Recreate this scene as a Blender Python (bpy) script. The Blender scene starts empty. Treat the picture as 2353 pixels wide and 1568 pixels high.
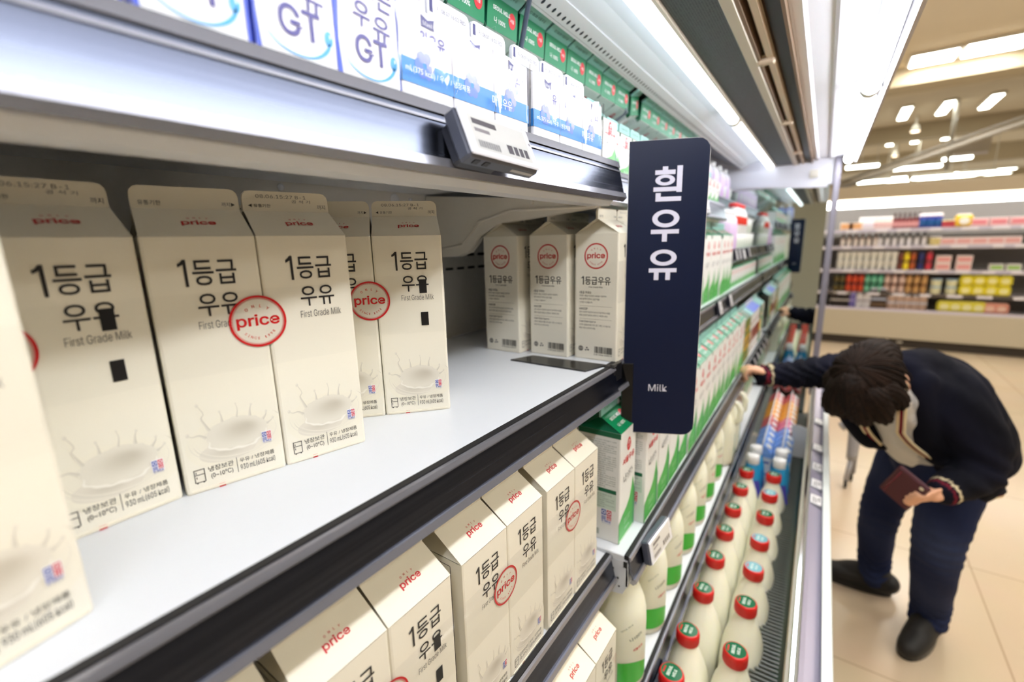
import bpy, math, random
from mathutils import Matrix, Vector
R = math.radians
random.seed(7)
SC = bpy.context.scene
COL = SC.collection
FLOOR = -1.55          # the camera stands 1.55 m above the shop floor

# ------------------------------------------------------------------ camera
cam_d = bpy.data.cameras.new('camera')
cam = bpy.data.objects.new('camera', cam_d); COL.objects.link(cam)
cam_d.sensor_width = 36.0; cam_d.lens = 16.0
cam_d.clip_start = 0.01; cam_d.clip_end = 200
cam.matrix_world = Matrix(((0.816401, -0.102050, 0.568398, 0), (0.576968, 0.185833, -0.795346, 0), (-0.024462, 0.977268, 0.210594, 0), (0, 0, 0, 1)))
cam_d.dof.use_dof = True; cam_d.dof.focus_distance = 0.47; cam_d.dof.aperture_fstop = 3.2
SC.camera = cam

# ------------------------------------------------------------------ view and world
vs = SC.view_settings
vs.view_transform = 'Standard'; vs.look = 'None'; vs.exposure = 0.1; vs.gamma = 1.0; vs.use_curve_mapping = False
w = bpy.data.worlds.new('store_surround'); SC.world = w; w.use_nodes = True
_nt = w.node_tree; _bg = _nt.nodes['Background']; _bg.inputs[0].default_value = (1.0, 0.95, 0.88, 1)
_tc = _nt.nodes.new('ShaderNodeTexCoord'); _sx = _nt.nodes.new('ShaderNodeSeparateXYZ'); _mr = _nt.nodes.new('ShaderNodeMapRange')
_mr.inputs[1].default_value = 0.05; _mr.inputs[2].default_value = 0.30; _mr.inputs[3].default_value = 0.05; _mr.inputs[4].default_value = 0.9
_m2 = _nt.nodes.new('ShaderNodeMapRange'); _m2.inputs[1].default_value = -0.60; _m2.inputs[2].default_value = -0.45; _m2.inputs[3].default_value = 0.75; _m2.inputs[4].default_value = 0.0
_ad = _nt.nodes.new('ShaderNodeMath'); _ad.operation = 'ADD'
_nt.links.new(_tc.outputs['Generated'], _sx.inputs[0]); _nt.links.new(_sx.outputs['Z'], _mr.inputs[0]); _nt.links.new(_sx.outputs['Z'], _m2.inputs[0]); _nt.links.new(_mr.outputs[0], _ad.inputs[0]); _nt.links.new(_m2.outputs[0], _ad.inputs[1]); _nt.links.new(_ad.outputs[0], _bg.inputs[1])
SC.cycles.use_denoising = True
SC.cycles.max_bounces = 8; SC.cycles.transparent_max_bounces = 16
SC.cycles.caustics_reflective = False; SC.cycles.caustics_refractive = False
SC.cycles.sample_clamp_indirect = 6.0

TUBE_IN, TUBE_OUT = 3.2, 31.0            # strength of the cooler's inner and outer light tubes

# ------------------------------------------------------------------ colours and materials
def C(r, g, b):
    def l(u):
        u /= 255.0
        return u / 12.92 if u <= 0.04045 else ((u + 0.055) / 1.055) ** 2.4
    return (l(r), l(g), l(b))

def mat(name, color=None, rough=0.5, metal=0.0, spec=0.5, coat=0.0, attr=False, emit=None, noise=None, alpha=None, trans=0.0, bump=None):
    m = bpy.data.materials.new(name); m.use_nodes = True
    nt = m.node_tree; p = nt.nodes['Principled BSDF']
    p.inputs['Roughness'].default_value = rough
    p.inputs['Metallic'].default_value = metal
    p.inputs['Specular IOR Level'].default_value = spec
    p.inputs['Coat Weight'].default_value = coat
    p.inputs['Coat Roughness'].default_value = 0.06
    p.inputs['Transmission Weight'].default_value = trans
    if color: p.inputs['Base Color'].default_value = (*color, 1)
    if attr:
        a = nt.nodes.new('ShaderNodeAttribute'); a.attribute_name = 'Col'
        nt.links.new(a.outputs['Color'], p.inputs['Base Color'])
    if noise:     # (scale vector, amount): streaks or mottling in the colour
        tc = nt.nodes.new('ShaderNodeTexCoord'); mp = nt.nodes.new('ShaderNodeMapping')
        mp.inputs['Scale'].default_value = noise[0]
        nz = nt.nodes.new('ShaderNodeTexNoise'); nz.inputs['Scale'].default_value = 1.0; nz.inputs['Detail'].default_value = 5
        mx = nt.nodes.new('ShaderNodeMix'); mx.data_type = 'RGBA'
        nt.links.new(tc.outputs['Object'], mp.inputs[0]); nt.links.new(mp.outputs[0], nz.inputs['Vector'])
        nt.links.new(nz.outputs['Fac'], mx.inputs[0])
        k = noise[1]
        mx.inputs[6].default_value = (*[c * (1 - k) for c in color], 1); mx.inputs[7].default_value = (*[min(1, c * (1 + k)) for c in color], 1)
        nt.links.new(mx.outputs[2], p.inputs['Base Color'])
        if len(noise) > 2:
            mr = nt.nodes.new('ShaderNodeMapRange'); mr.inputs[3].default_value = rough - noise[2]; mr.inputs[4].default_value = rough + noise[2]
            nt.links.new(nz.outputs['Fac'], mr.inputs[0]); nt.links.new(mr.outputs[0], p.inputs['Roughness'])
    if bump:
        tc = nt.nodes.new('ShaderNodeTexCoord'); nz = nt.nodes.new('ShaderNodeTexNoise'); nz.inputs['Scale'].default_value = bump[0]; nz.inputs['Detail'].default_value = 4
        bp = nt.nodes.new('ShaderNodeBump'); bp.inputs['Strength'].default_value = bump[1]; bp.inputs['Distance'].default_value = bump[2]
        nt.links.new(tc.outputs['Object'], nz.inputs['Vector']); nt.links.new(nz.outputs['Fac'], bp.inputs['Height']); nt.links.new(bp.outputs[0], p.inputs['Normal'])
    if emit:
        p.inputs['Emission Color'].default_value = (*emit[0], 1); p.inputs['Emission Strength'].default_value = emit[1]
    return m

def film(name, tint=(1, 1, 1), gloss=0.025, rough=0.04):      # clear plastic: mostly see-through with a fresnel gloss
    m = bpy.data.materials.new(name); m.use_nodes = True; nt = m.node_tree
    nt.nodes.remove(nt.nodes['Principled BSDF']); out = nt.nodes['Material Output']
    t = nt.nodes.new('ShaderNodeBsdfTransparent'); t.inputs[0].default_value = (*tint, 1)
    g = nt.nodes.new('ShaderNodeBsdfGlossy'); g.inputs['Roughness'].default_value = rough
    lw = nt.nodes.new('ShaderNodeLayerWeight'); lw.inputs[0].default_value = 0.35
    pw = nt.nodes.new('ShaderNodeMath'); pw.operation = 'POWER'; pw.inputs[1].default_value = 3.0
    fr = nt.nodes.new('ShaderNodeMath'); fr.operation = 'MULTIPLY_ADD'; fr.inputs[1].default_value = 0.6; fr.inputs[2].default_value = gloss
    nt.links.new(lw.outputs['Facing'], pw.inputs[0]); nt.links.new(pw.outputs[0], fr.inputs[0])
    mx = nt.nodes.new('ShaderNodeMixShader')
    nt.links.new(fr.outputs[0], mx.inputs[0]); nt.links.new(t.outputs[0], mx.inputs[1]); nt.links.new(g.outputs[0], mx.inputs[2])
    nt.links.new(mx.outputs[0], out.inputs[0])
    return m

PAPER = mat('printed_carton_board', attr=True, rough=0.36, spec=0.45)
PLAST = mat('coloured_plastic', attr=True, rough=0.28)
CLOTH = mat('woven_cloth', attr=True, rough=0.9, spec=0.15, bump=(260, 0.25, 0.004))
PRINT = mat('printed_sign_face', attr=True, rough=0.4, spec=0.25)
MILKY = mat('milky_bottle_plastic', attr=True, rough=0.32, spec=0.5)
_q = MILKY.node_tree.nodes['Principled BSDF']; _q.inputs['Subsurface Weight'].default_value = 0.35; _q.inputs['Subsurface Radius'].default_value = (1.0, 0.95, 0.70); _q.inputs['Subsurface Scale'].default_value = 0.03
ENAMEL = mat('white_enamel_steel', C(226, 230, 236), rough=0.32, spec=0.5, noise=((6, 6, 6), 0.03))
ENAMELW = mat('warm_white_enamel', C(232, 226, 212), rough=0.45)
RAILM = mat('brushed_rail_strip', C(84, 88, 100), rough=0.25, metal=1.0, noise=((300, 1.4, 300), 0.30, 0.07))
CLEAR_EDGE = mat('pale_rail_edge', C(150, 150, 158), rough=0.25, metal=0.6)
BLACKP = mat('black_plastic', C(18, 18, 20), rough=0.4)
DARKGAP = mat('black_rubber_seal', C(20, 20, 22), rough=0.6)
STEEL = mat('brushed_steel', C(190, 188, 192), rough=0.3, metal=0.9, noise=((3, 3, 80), 0.1))
CHROME = mat('chrome_edge', C(225, 228, 232), rough=0.12, metal=1.0)
TUBEM = mat('lit_inner_tube', (1, 1, 1), rough=0.5, emit=((0.86, 0.93, 1.0), TUBE_IN))
TUBEO = mat('lit_outer_tube', (1, 1, 1), rough=0.5, emit=((0.92, 0.95, 1.0), TUBE_OUT))
TUBEB = mat('tube_backing', C(235, 236, 240), rough=0.5)
FILM = film('clear_wrap_film')
GLASS = film('clear_glass', tint=(0.93, 0.98, 0.96))
MIRROR = mat('mirror_panel', C(205, 215, 212), rough=0.02, metal=1.0)

# ------------------------------------------------------------------ glyph outlines
try:                           # the interface typeface that ships inside Blender, if this build has it
    import os
    FACE = bpy.data.fonts.load(os.path.join(bpy.utils.system_resource('DATAFILES', path='fonts'), 'Inter.woff2'))
except Exception:
    FACE = None
_glyph = {}
def glyphs(s, bold=0.0):
    k = (s, bold)
    if k not in _glyph:
        cu = bpy.data.curves.new('lettering', 'FONT'); cu.body = s; cu.resolution_u = 3; cu.offset = bold
        if FACE and all(ord(c) < 127 for c in s): cu.font = FACE
        ob = bpy.data.objects.new('lettering', cu)
        me = bpy.data.meshes.new_from_object(ob)
        V = [(v.co.x, v.co.y) for v in me.vertices]; F = [tuple(p.vertices) for p in me.polygons]
        bpy.data.objects.remove(ob); bpy.data.curves.remove(cu); bpy.data.meshes.remove(me)
        xs = [v[0] for v in V] or [0, 1]; ys = [v[1] for v in V] or [0, 1]
        _glyph[k] = (V, F, min(xs), max(xs), min(ys), max(ys))
    return _glyph[k]

def frame(o, r, u):            # a printing plane: origin, right, up
    r = Vector(r).normalized(); u = Vector(u).normalized(); n = r.cross(u)
    return Matrix(((r.x, u.x, n.x, o[0]), (r.y, u.y, n.y, o[1]), (r.z, u.z, n.z, o[2]), (0, 0, 0, 1)))

LAY = 0.00012
class MB:
    """collects the shapes of one part into one mesh"""
    def __init__(s): s.v = []; s.f = []; s.c = []; s.sm = []; s.mi = []
    def add(s, V, F, col=(1, 1, 1), M=None, smooth=False, mi=0):
        b = len(s.v)
        for i, p in enumerate(V):
            p = Vector(p)
            if M is not None: p = M @ p
            s.v.append(p[:]); s.c.append(col[i] if isinstance(col, list) else col)
        for f in F:
            s.f.append([b + i for i in f]); s.sm.append(smooth); s.mi.append(mi)
        return s
    def box(s, c, d, col=(1, 1, 1), b=0.0, M=None, mi=0):
        x, y, z = d[0] / 2, d[1] / 2, d[2] / 2
        if b <= 0:
            V = [(c[0] + i * x, c[1] + j * y, c[2] + k * z) for i in (-1, 1) for j in (-1, 1) for k in (-1, 1)]
            F = [(0, 1, 3, 2), (4, 6, 7, 5), (0, 4, 5, 1), (2, 3, 7, 6), (0, 2, 6, 4), (1, 5, 7, 3)]
            return s.add(V, F, col, M, mi=mi)
        V = []; ix = {}
        for i in (-1, 1):
            for j in (-1, 1):
                for k in (-1, 1):
                    for a in range(3):
                        p = [x - b, y - b, z - b]; p[a] += b
                        ix[(i, j, k, a)] = len(V); V.append((c[0] + i * p[0], c[1] + j * p[1], c[2] + k * p[2]))
        F = []
        S = (-1, 1)
        for i in S:
            q = [ix[(i, j, k, 0)] for j, k in ((-1, -1), (1, -1), (1, 1), (-1, 1))]; F.append(q if i > 0 else q[::-1])
            q = [ix[(j, i, k, 1)] for j, k in ((-1, -1), (-1, 1), (1, 1), (1, -1))]; F.append(q if i > 0 else q[::-1])
            q = [ix[(j, k, i, 2)] for j, k in ((-1, -1), (1, -1), (1, 1), (-1, 1))]; F.append(q if i > 0 else q[::-1])
        for i in S:
            for j in S:
                F.append([ix[(i, j, -1, 0)], ix[(i, j, -1, 1)], ix[(i, j, 1, 1)], ix[(i, j, 1, 0)]])
                F.append([ix[(i, -1, j, 0)], ix[(i, -1, j, 2)], ix[(i, 1, j, 2)], ix[(i, 1, j, 0)]])
                F.append([ix[(-1, i, j, 1)], ix[(-1, i, j, 2)], ix[(1, i, j, 2)], ix[(1, i, j, 1)]])
                for k in S: F.append([ix[(i, j, k, a)] for a in range(3)])
        return s.add(V, F, col, M, mi=mi)
    def lathe(s, prof, n=24, col=(1, 1, 1), M=None, sx=1, sy=1, mi=0, sq=0.0):
        V = []; cc = []; F = []
        for k, (r, z) in enumerate(prof):
            for i in range(n):
                a = 2 * math.pi * i / n; ca, sa = math.cos(a), math.sin(a)
                e = 1.0
                if sq: e = 1.0 / (abs(ca) ** (2 + sq) + abs(sa) ** (2 + sq)) ** (1.0 / (2 + sq))
                V.append((r * ca * sx * e, r * sa * sy * e, z)); cc.append(col[k] if isinstance(col, list) else col)
        for k in range(len(prof) - 1):
            for i in range(n):
                j = (i + 1) % n
                F.append((k * n + i, k * n + j, (k + 1) * n + j, (k + 1) * n + i))
        F.append(tuple(range(n))[::-1]); F.append(tuple((len(prof) - 1) * n + i for i in range(n)))
        return s.add(V, F, cc, M, smooth=True, mi=mi)
    def tube(s, P, rad, n=10, col=(1, 1, 1), M=None, mi=0, flat=1.0):
        P = [Vector(p) for p in P]; V = []; F = []; cc = []
        if not isinstance(rad, (list, tuple)): rad = [rad] * len(P)
        up = Vector((0, 0, 1))
        for k, p in enumerate(P):
            t = (P[min(k + 1, len(P) - 1)] - P[max(k - 1, 0)]).normalized()
            if k == 0:
                a = t.cross(up)
                if a.length < 1e-4: a = t.cross(Vector((0, 1, 0)))
            else:              # carried along without twisting
                a = pa - t * pa.dot(t)
                if a.length < 1e-4: a = t.cross(up)
            a.normalize(); b = t.cross(a); pa = a.copy()
            for i in range(n):
                q = 2 * math.pi * i / n
                V.append(p + (a * math.cos(q) + b * math.sin(q) * flat) * rad[k]); cc.append(col[k] if isinstance(col, list) else col)
        for k in range(len(P) - 1):
            for i in range(n):
                j = (i + 1) % n
                F.append((k * n + i, k * n + j, (k + 1) * n + j, (k + 1) * n + i))
        F.append(tuple(range(n))[::-1]); F.append(tuple((len(P) - 1) * n + i for i in range(n)))
        return s.add(V, F, cc, M, smooth=True, mi=mi)
    def prism(s, prof, y0, y1, col=(1, 1, 1), M=None, mi=0):      # (x, z) outline run along y
        n = len(prof)
        V = [(x, y0, z) for x, z in prof] + [(x, y1, z) for x, z in prof]
        F = [(i, (i + 1) % n, n + (i + 1) % n, n + i) for i in range(n)] + [tuple(range(n))[::-1], tuple(range(n, 2 * n))]
        return s.add(V, F, col, M, mi=mi)
    def slab(s, pts, z0, z1, col=(1, 1, 1), M=None, mi=0):        # (x, y) outline given a thickness
        n = len(pts)
        V = [(x, y, z0) for x, y in pts] + [(x, y, z1) for x, y in pts]
        F = [(i, (i + 1) % n, n + (i + 1) % n, n + i) for i in range(n)] + [tuple(range(n))[::-1], tuple(range(n, 2 * n))]
        return s.add(V, F, col, M, mi=mi)
    # printed matter on a plane
    def poly(s, pts, pl, col, lay=1, mi=0):
        return s.add([(x, y, LAY * lay) for x, y in pts], [tuple(range(len(pts)))], col, pl, mi=mi)
    def rect(s, x0, y0, x1, y1, pl, col, lay=1, mi=0):
        return s.poly([(x0, y0), (x1, y0), (x1, y1), (x0, y1)], pl, col, lay, mi)
    def disc(s, cx, cy, rx, ry, pl, col, lay=1, n=28, mi=0):
        return s.poly([(cx + rx * math.cos(2 * math.pi * i / n), cy + ry * math.sin(2 * math.pi * i / n)) for i in range(n)], pl, col, lay, mi)
    def ring(s, cx, cy, r0, r1, pl, col, lay=1, n=48, k=1.0, mi=0, a0=0.0, a1=2 * math.pi):
        V = []
        for i in range(n + 1):
            a = a0 + (a1 - a0) * i / n
            V += [(cx + r0 * math.cos(a), cy + r0 * k * math.sin(a), LAY * lay), (cx + r1 * math.cos(a), cy + r1 * k * math.sin(a), LAY * lay)]
        return s.add(V, [(2 * i, 2 * i + 1, 2 * i + 3, 2 * i + 2) for i in range(n)], col, pl, mi=mi)
    def text(s, t, cx, cy, pl, col, w=None, h=None, lay=2, bold=0.0, rot=0.0, left=None, mi=0, sx=1.0):
        V, F, x0, x1, y0, y1 = glyphs(t, bold)
        if not V: return s
        ky = (h / (y1 - y0)) if h else None; kx = (w / (x1 - x0)) if w else None
        if kx is None: kx = ky * sx
        if ky is None: ky = kx
        mx, my = (x0 + x1) / 2, (y0 + y1) / 2
        if left is not None: cx = left + kx * (x1 - x0) / 2
        cr, sr = math.cos(rot), math.sin(rot)
        P = []
        for x, y in V:
            a, b = (x - mx) * kx, (y - my) * ky
            P.append((cx + a * cr - b * sr, cy + a * sr + b * cr, LAY * lay))
        return s.add(P, F, col, pl, mi=mi)
    def arc_text(s, t, cx, cy, r, a0, a1, pl, col, h, lay=2, inside=False, k=1.0, bold=0.0, mi=0):
        for i, ch in enumerate(t):
            if ch == ' ': continue
            a = a0 + (a1 - a0) * i / max(1, len(t) - 1)
            s.text(ch, cx + r * math.cos(a), cy + r * k * math.sin(a), pl, col, h=h, lay=lay, rot=(a + math.pi / 2 if inside else a - math.pi / 2), bold=bold, mi=mi)
        return s
    def mesh(s, name, mats):
        me = bpy.data.meshes.new(name); me.from_pydata(s.v, [], s.f)
        at = me.color_attributes.new('Col', 'FLOAT_COLOR', 'POINT')
        at.data.foreach_set('color', [x for c in s.c for x in (*c, 1.0)])
        me.polygons.foreach_set('use_smooth', s.sm); me.polygons.foreach_set('material_index', s.mi)
        for m in (mats if isinstance(mats, (list, tuple)) else [mats]): me.materials.append(m)
        me.update()
        return me
    def build(s, name, mats, parent=None, loc=None, rz=None):
        o = bpy.data.objects.new(name, s.mesh(name, mats)); COL.objects.link(o)
        if parent is not None: o.parent = parent
        if loc: o.location = loc
        if rz: o.rotation_euler = (0, 0, rz)
        return o

def tag(o, label=None, cat=None, group=None, kind=None):
    if label: o['label'] = label
    if cat: o['category'] = cat
    if group: o['group'] = group
    if kind: o['kind'] = kind
    return o
def thing(name, label, cat, loc=(0, 0, 0), rz=0.0, group=None):
    o = bpy.data.objects.new(name, None); COL.objects.link(o); o.empty_display_size = 0.03
    o.location = loc; o.rotation_euler = (0, 0, rz)
    return tag(o, label, cat, group)
_kids = {}
def kid(o): _kids.setdefault(o.parent.name, []).append(o)
def children(o): return [c for c in COL.objects if c.parent == o]
def grow(o):                   # remembers a finished thing as (object, parts, sub-parts) so that copies are cheap
    return (o, [grow(c) for c in children(o)])
def copy_tree(t, parent=None):
    o = t[0].copy(); COL.objects.link(o)
    if parent is not None: o.parent = parent
    for ch in t[1]: copy_tree(ch, o)
    return o
class Kind:
    """one prototype; place() moves it the first time and copies it after that"""
    def __init__(s, root): s.t = grow(root); s.used = False
    def place(s, loc, rz, label, group=None):
        o = copy_tree(s.t) if s.used else s.t[0]
        s.used = True
        o.location = loc; o.rotation_euler = (0, 0, rz); o['label'] = label
        if group: o['group'] = group
        elif 'group' in o: del o['group']
        return o
ORD = ['first', 'second', 'third', 'fourth', 'fifth', 'sixth', 'seventh', 'eighth', 'ninth', 'tenth', 'eleventh', 'twelfth', 'thirteenth', 'fourteenth',
       'fifteenth', 'sixteenth', 'seventeenth', 'eighteenth', 'nineteenth', 'twentieth', 'twenty-first', 'twenty-second', 'twenty-third', 'twenty-fourth', 'twenty-fifth', 'twenty-sixth']
YAW = 0.0244; PIV = 0.64
def bend(x, y):                # the bays beyond the sign turn by about a degree and a half
    return (x - max(0.0, y - PIV) * YAW, y)

# ================================================================== the setting
def floor_mat():
    m = bpy.data.materials.new('vinyl_floor_tiles'); m.use_nodes = True; nt = m.node_tree; p = nt.nodes['Principled BSDF']
    tc = nt.nodes.new('ShaderNodeTexCoord'); br = nt.nodes.new('ShaderNodeTexBrick')
    br.offset = 0.0; br.inputs['Scale'].default_value = 1.0; br.inputs['Brick Width'].default_value = 0.92; br.inputs['Row Height'].default_value = 0.92
    br.inputs['Mortar Size'].default_value = 0.0035; br.inputs['Mortar Smooth'].default_value = 0.1; br.inputs['Bias'].default_value = 0.0
    br.inputs['Color1'].default_value = (*C(216, 197, 170), 1); br.inputs['Color2'].default_value = (*C(213, 193, 166), 1); br.inputs['Mortar'].default_value = (*C(184, 160, 132), 1)
    nz = nt.nodes.new('ShaderNodeTexNoise'); nz.inputs['Scale'].default_value = 3.0; nz.inputs['Detail'].default_value = 6
    mx = nt.nodes.new('ShaderNodeMix'); mx.data_type = 'RGBA'; mx.blend_type = 'MULTIPLY'; mx.inputs[0].default_value = 0.12
    nt.links.new(tc.outputs['Object'], br.inputs['Vector']); nt.links.new(tc.outputs['Object'], nz.inputs['Vector'])
    nt.links.new(br.outputs['Color'], mx.inputs[6]); nt.links.new(nz.outputs['Color'], mx.inputs[7]); nt.links.new(mx.outputs[2], p.inputs['Base Color'])
    p.inputs['Roughness'].default_value = 0.22; p.inputs['Specular IOR Level'].default_value = 0.45
    return m
b = MB(); b.box((0.7, 8.0, -0.025), (5.4, 22, 0.05))
fl = b.build('floor', floor_mat(), loc=(0.655, 0.0, FLOOR)); tag(fl, 'cream vinyl tile floor of the shop aisle', kind='structure')
b = MB(); b.box((0, 0, 0), (0.9, 0.9, 0.002), C(222, 190, 118), M=Matrix.Rotation(R(45), 4, 'Z'))
tag(b.build('floor_inlay', mat('ochre_floor_tile', C(222, 192, 122), rough=0.3), loc=(1.85, 4.5, FLOOR + 0.001)), 'ochre tile patch let into the cream floor', kind='structure')

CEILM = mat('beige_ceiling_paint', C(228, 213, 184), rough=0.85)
CEILD = mat('shaded_ceiling_soffit', C(196, 182, 154), rough=0.85)  # ceiling beige darkened, shade put into the beams' colour
CZ = 2.15
b = MB(); b.box((3.0, 9.0, 0.1), (16, 30, 0.2)); tag(b.build('ceiling', CEILM, loc=(0, 0, CZ)), 'beige suspended ceiling of the shop', kind='structure')
def beam(name, y, z0, d, col, label):
    b = MB(); b.box((3.0, 0, 0), (16, d, CZ - z0)); o = b.build(name, col, loc=(0, y, (CZ + z0) / 2)); tag(o, label, kind='structure')
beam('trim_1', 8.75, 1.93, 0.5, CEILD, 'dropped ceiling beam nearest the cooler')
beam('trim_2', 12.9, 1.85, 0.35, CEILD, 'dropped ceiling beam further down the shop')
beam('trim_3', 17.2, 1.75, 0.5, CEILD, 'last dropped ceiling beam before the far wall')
b = MB(); b.box((3.0, 0, 0.3), (16, 0.1, 4.0)); tag(b.build('wall_back', mat('far_wall_paint', C(186, 168, 134), rough=0.9), loc=(0, 24.0, 0)), 'beige back wall of the shop', kind='structure')

b = MB(); b.box((3.0, 0, 0.3), (16, 0.1, 4.0)); tag(b.build('wall_front', mat('entrance_wall_paint', C(206, 196, 176), rough=0.9), loc=(0, -5.5, 0)), 'beige wall of the shop behind the camera', kind='structure')
LITW = mat('lit_ceiling_panel', (1, 1, 1), emit=((1.0, 0.97, 0.90), 28.0))
LITG = mat('lit_ceiling_tube', (1, 1, 1), emit=((0.98, 1.0, 0.88), 12.0))
FRAMEM = mat('lamp_frame_white', C(225, 220, 208), rough=0.5)
def ceil_light(x, y, lx, ly, m, label, z=CZ, cat='light', grp='ceiling lights down the shop'):
    t = thing('ceiling_light', label, cat, (x, y, z), 0, grp)
    b = MB(); b.box((0, 0, -0.02), (lx + 0.05, ly + 0.05, 0.04), b=0.006); b.build('lamp_frame', FRAMEM, t)
    b = MB(); b.box((0, 0, -0.045), (lx, ly, 0.012), b=0.004); b.build('diffuser', m, t)
ceil_light(0.70, 8.15, 0.42, 0.42, LITW, 'left of the two square bright ceiling panels before the first beam')
ceil_light(1.24, 8.12, 0.52, 0.46, LITW, 'right of the two square bright ceiling panels before the first beam')
for i in range(3):  # unseen panels added to brighten the aisle and its floor
    for j in range(3):
        ceil_light(0.75 + 1.5 * j, 0.3 + 2.2 * i, 0.5, 0.5, LITW, 'added unseen ceiling panel over the aisle, %s from the camera and %s from the cooler' % (ORD[i], ORD[j]), grp='added unseen ceiling panels over the aisle')
if 0: ceil_light(0.62, 6.1, 0.45, 0.42, LITW, 'bright square ceiling panel beside the cooler canopy edge')
k = 0
for row, (yy, xs) in enumerate([(11.4, (0.70, 1.24, 1.80)), (14.6, (0.72, 1.18, 1.72))]):
    for i, x in enumerate(xs):
        ceil_light(x, yy, 0.13, 1.0, LITG, '%s ceiling tube from the left in the %s row of three' % (ORD[i], ('nearer', 'further')[row]))
for row, yy in enumerate((18.2, 19.6, 21.0, 22.4)):
    for i in range(4):
        ceil_light(0.95 + i * 0.85 + 0.17 * row, yy, 0.62, 0.14, LITG, '%s short tube from the left in the %s row over the far aisles' % (ORD[i], ORD[row]), z=1.9 if row > 1 else CZ)
for i, (x, y) in enumerate([(0.92, 11.9), (0.86, 15.2)]):
    t = thing('spot_light', ('small warm spotlight hanging before the second ceiling beam', 'smaller warm spotlight hanging near the last ceiling beam')[i], 'light', (x, y, CZ - 0.0), 0)
    b = MB(); b.tube([(0, 0, 0), (0, 0, -0.18)], 0.012, 8); b.build('stem', FRAMEM, t)
    b = MB(); b.lathe([(0.02, -0.16), (0.05, -0.2), (0.075, -0.28), (0.07, -0.285)], 16); b.build('lamp_head', FRAMEM, t)
    b = MB(); b.lathe([(0.066, -0.287), (0.066, -0.292)], 16); b.build('bulb_face', mat('warm_spot_glow', (1, 0.8, 0.6), emit=((1.0, 0.78, 0.55), 6.0)), t)
# hanging arch of the ceiling track
b = MB(); b.tube([(-0.1, 9.3, 0.74), (0.7, 9.25, 1.02), (1.6, 9.2, 1.32), (2.8, 9.1, 1.7)], 0.035, 10, C(180, 175, 165))
b.tube([(-0.1, 9.3, 0.82), (0.7, 9.25, 1.10), (1.6, 9.2, 1.40), (2.8, 9.1, 1.78)], 0.02, 8, C(150, 145, 135))
tag(b.build('ceiling_pipe', PLAST), 'grey pipe slanting up across the ceiling above the far cooler', 'pipe')
t = thing('hanging_sign', 'pale blank hanging board on a pole before the second ceiling beam', 'sign', (1.50, 11.0, 1.35), 0)
b = MB(); b.tube([(-0.16, 0, -0.32), (-0.16, 0, 0.80)], 0.03, 8, C(215, 210, 200)); b.build('pole', PLAST, t)
b = MB(); b.box((0.1, 0, 0.05), (0.46, 0.03, 0.22), C(196, 186, 168), b=0.006); b.build('board', PLAST, t)
b = MB(); b.box((0.1, -0.02, -0.09), (0.42, 0.02, 0.035), C(235, 230, 240), b=0.004); b.build('lower_edge', PLAST, t)
# high gondola lights seen over the far cooler
for i, (x, z, wd) in enumerate([(0.15, 0.93, .5), (0.85, 0.88, .7), (1.35, 0.98, .4), (0.35, 0.78, .55), (1.15, 0.80, .6), (1.75, 0.83, .5), (0.75, 0.70, .5), (1.55, 0.70, .35)]):
    t = thing('aisle_light', '%s lit aisle lamp from the near side hung low beyond the far cooler' % ORD[i], 'light', (x * 1.35, 13.0 + i * 0.4, z * 1.55), 0, 'low aisle lamps beyond the far cooler')
    b = MB(); b.box((0, 0, 0.05), (wd * 1.2, 0.16, 0.06), b=0.01); [b.tube([(q * wd * .5, 0, .07), (q * wd * .5, 0, CZ - z * 1.55)], .008, 6) for q in (-1, 1)]; b.build('lamp_frame', FRAMEM, t)
    b = MB(); b.box((0, 0, 0), (wd * 1.15, 0.12, 0.05), b=0.012); b.build('diffuser', LITG, t)

# ================================================================== the open milk cooler
cooler = thing('open_cooler', 'long open front milk cooler with lit canopy, mirrored end and dark grilles', 'cooler', (0, 0, 0))
CY0, CY1 = -0.7, 2.6
def canopy(part, m, fn):       # canopy pieces run in the turned line of the far bays
    b = MB(); fn(b)
    o = b.build(part, m, cooler); o.location = (0, PIV, 0); o.rotation_euler = (0, 0, YAW); return o
Y0, Y1 = CY0 - PIV - 0.02, CY1 - PIV
b = MB(); b.box((-0.632, (CY0 + CY1) / 2 - 0.0, -0.33), (0.02, CY1 - CY0, 1.52), C(228, 226, 220))
pl = frame((-0.6218, 0, 0), (0, 1, 0), (0, 0, 1))
for zz in (-0.021, -0.047):
    for i in range(60):
        b.rect(-0.6 + i * 0.033, zz - 0.0025, -0.6 + i * 0.033 + 0.022, zz + 0.0025, pl, C(14, 14, 16))
b.build('back_panel', PAPER, cooler)
b = MB()
for (y, z, r) in [(0.345, 0.081, .0048), (0.344, 0.066, .0048), (0.540, 0.077, .0095), (0.561, 0.073, .003), (0.575, 0.078, .003)]:
    b.lathe([(r, 0), (r * 0.9, 0.002), (r * 0.3, 0.003)], 16, C(235, 240, 250), M=frame((-0.622, y, z), (0, 1, 0), (0, 0, 1)))
for (x, y, r) in [(-0.50, 0.283, .0045), (-0.50, 0.440, .009), (-0.49, 0.47, .003)]:
    b.lathe([(r, 0), (r * 0.9, 0.002), (r * 0.3, 0.003)], 16, C(235, 240, 250), M=frame((x, y, 0.0878), (1, 0, 0), (0, -1, 0)))
b.build('hole_light_disc', mat('hole_light_white', C(246, 249, 255), rough=0.25), cooler)  # pale discs put in for light showing through holes
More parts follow.
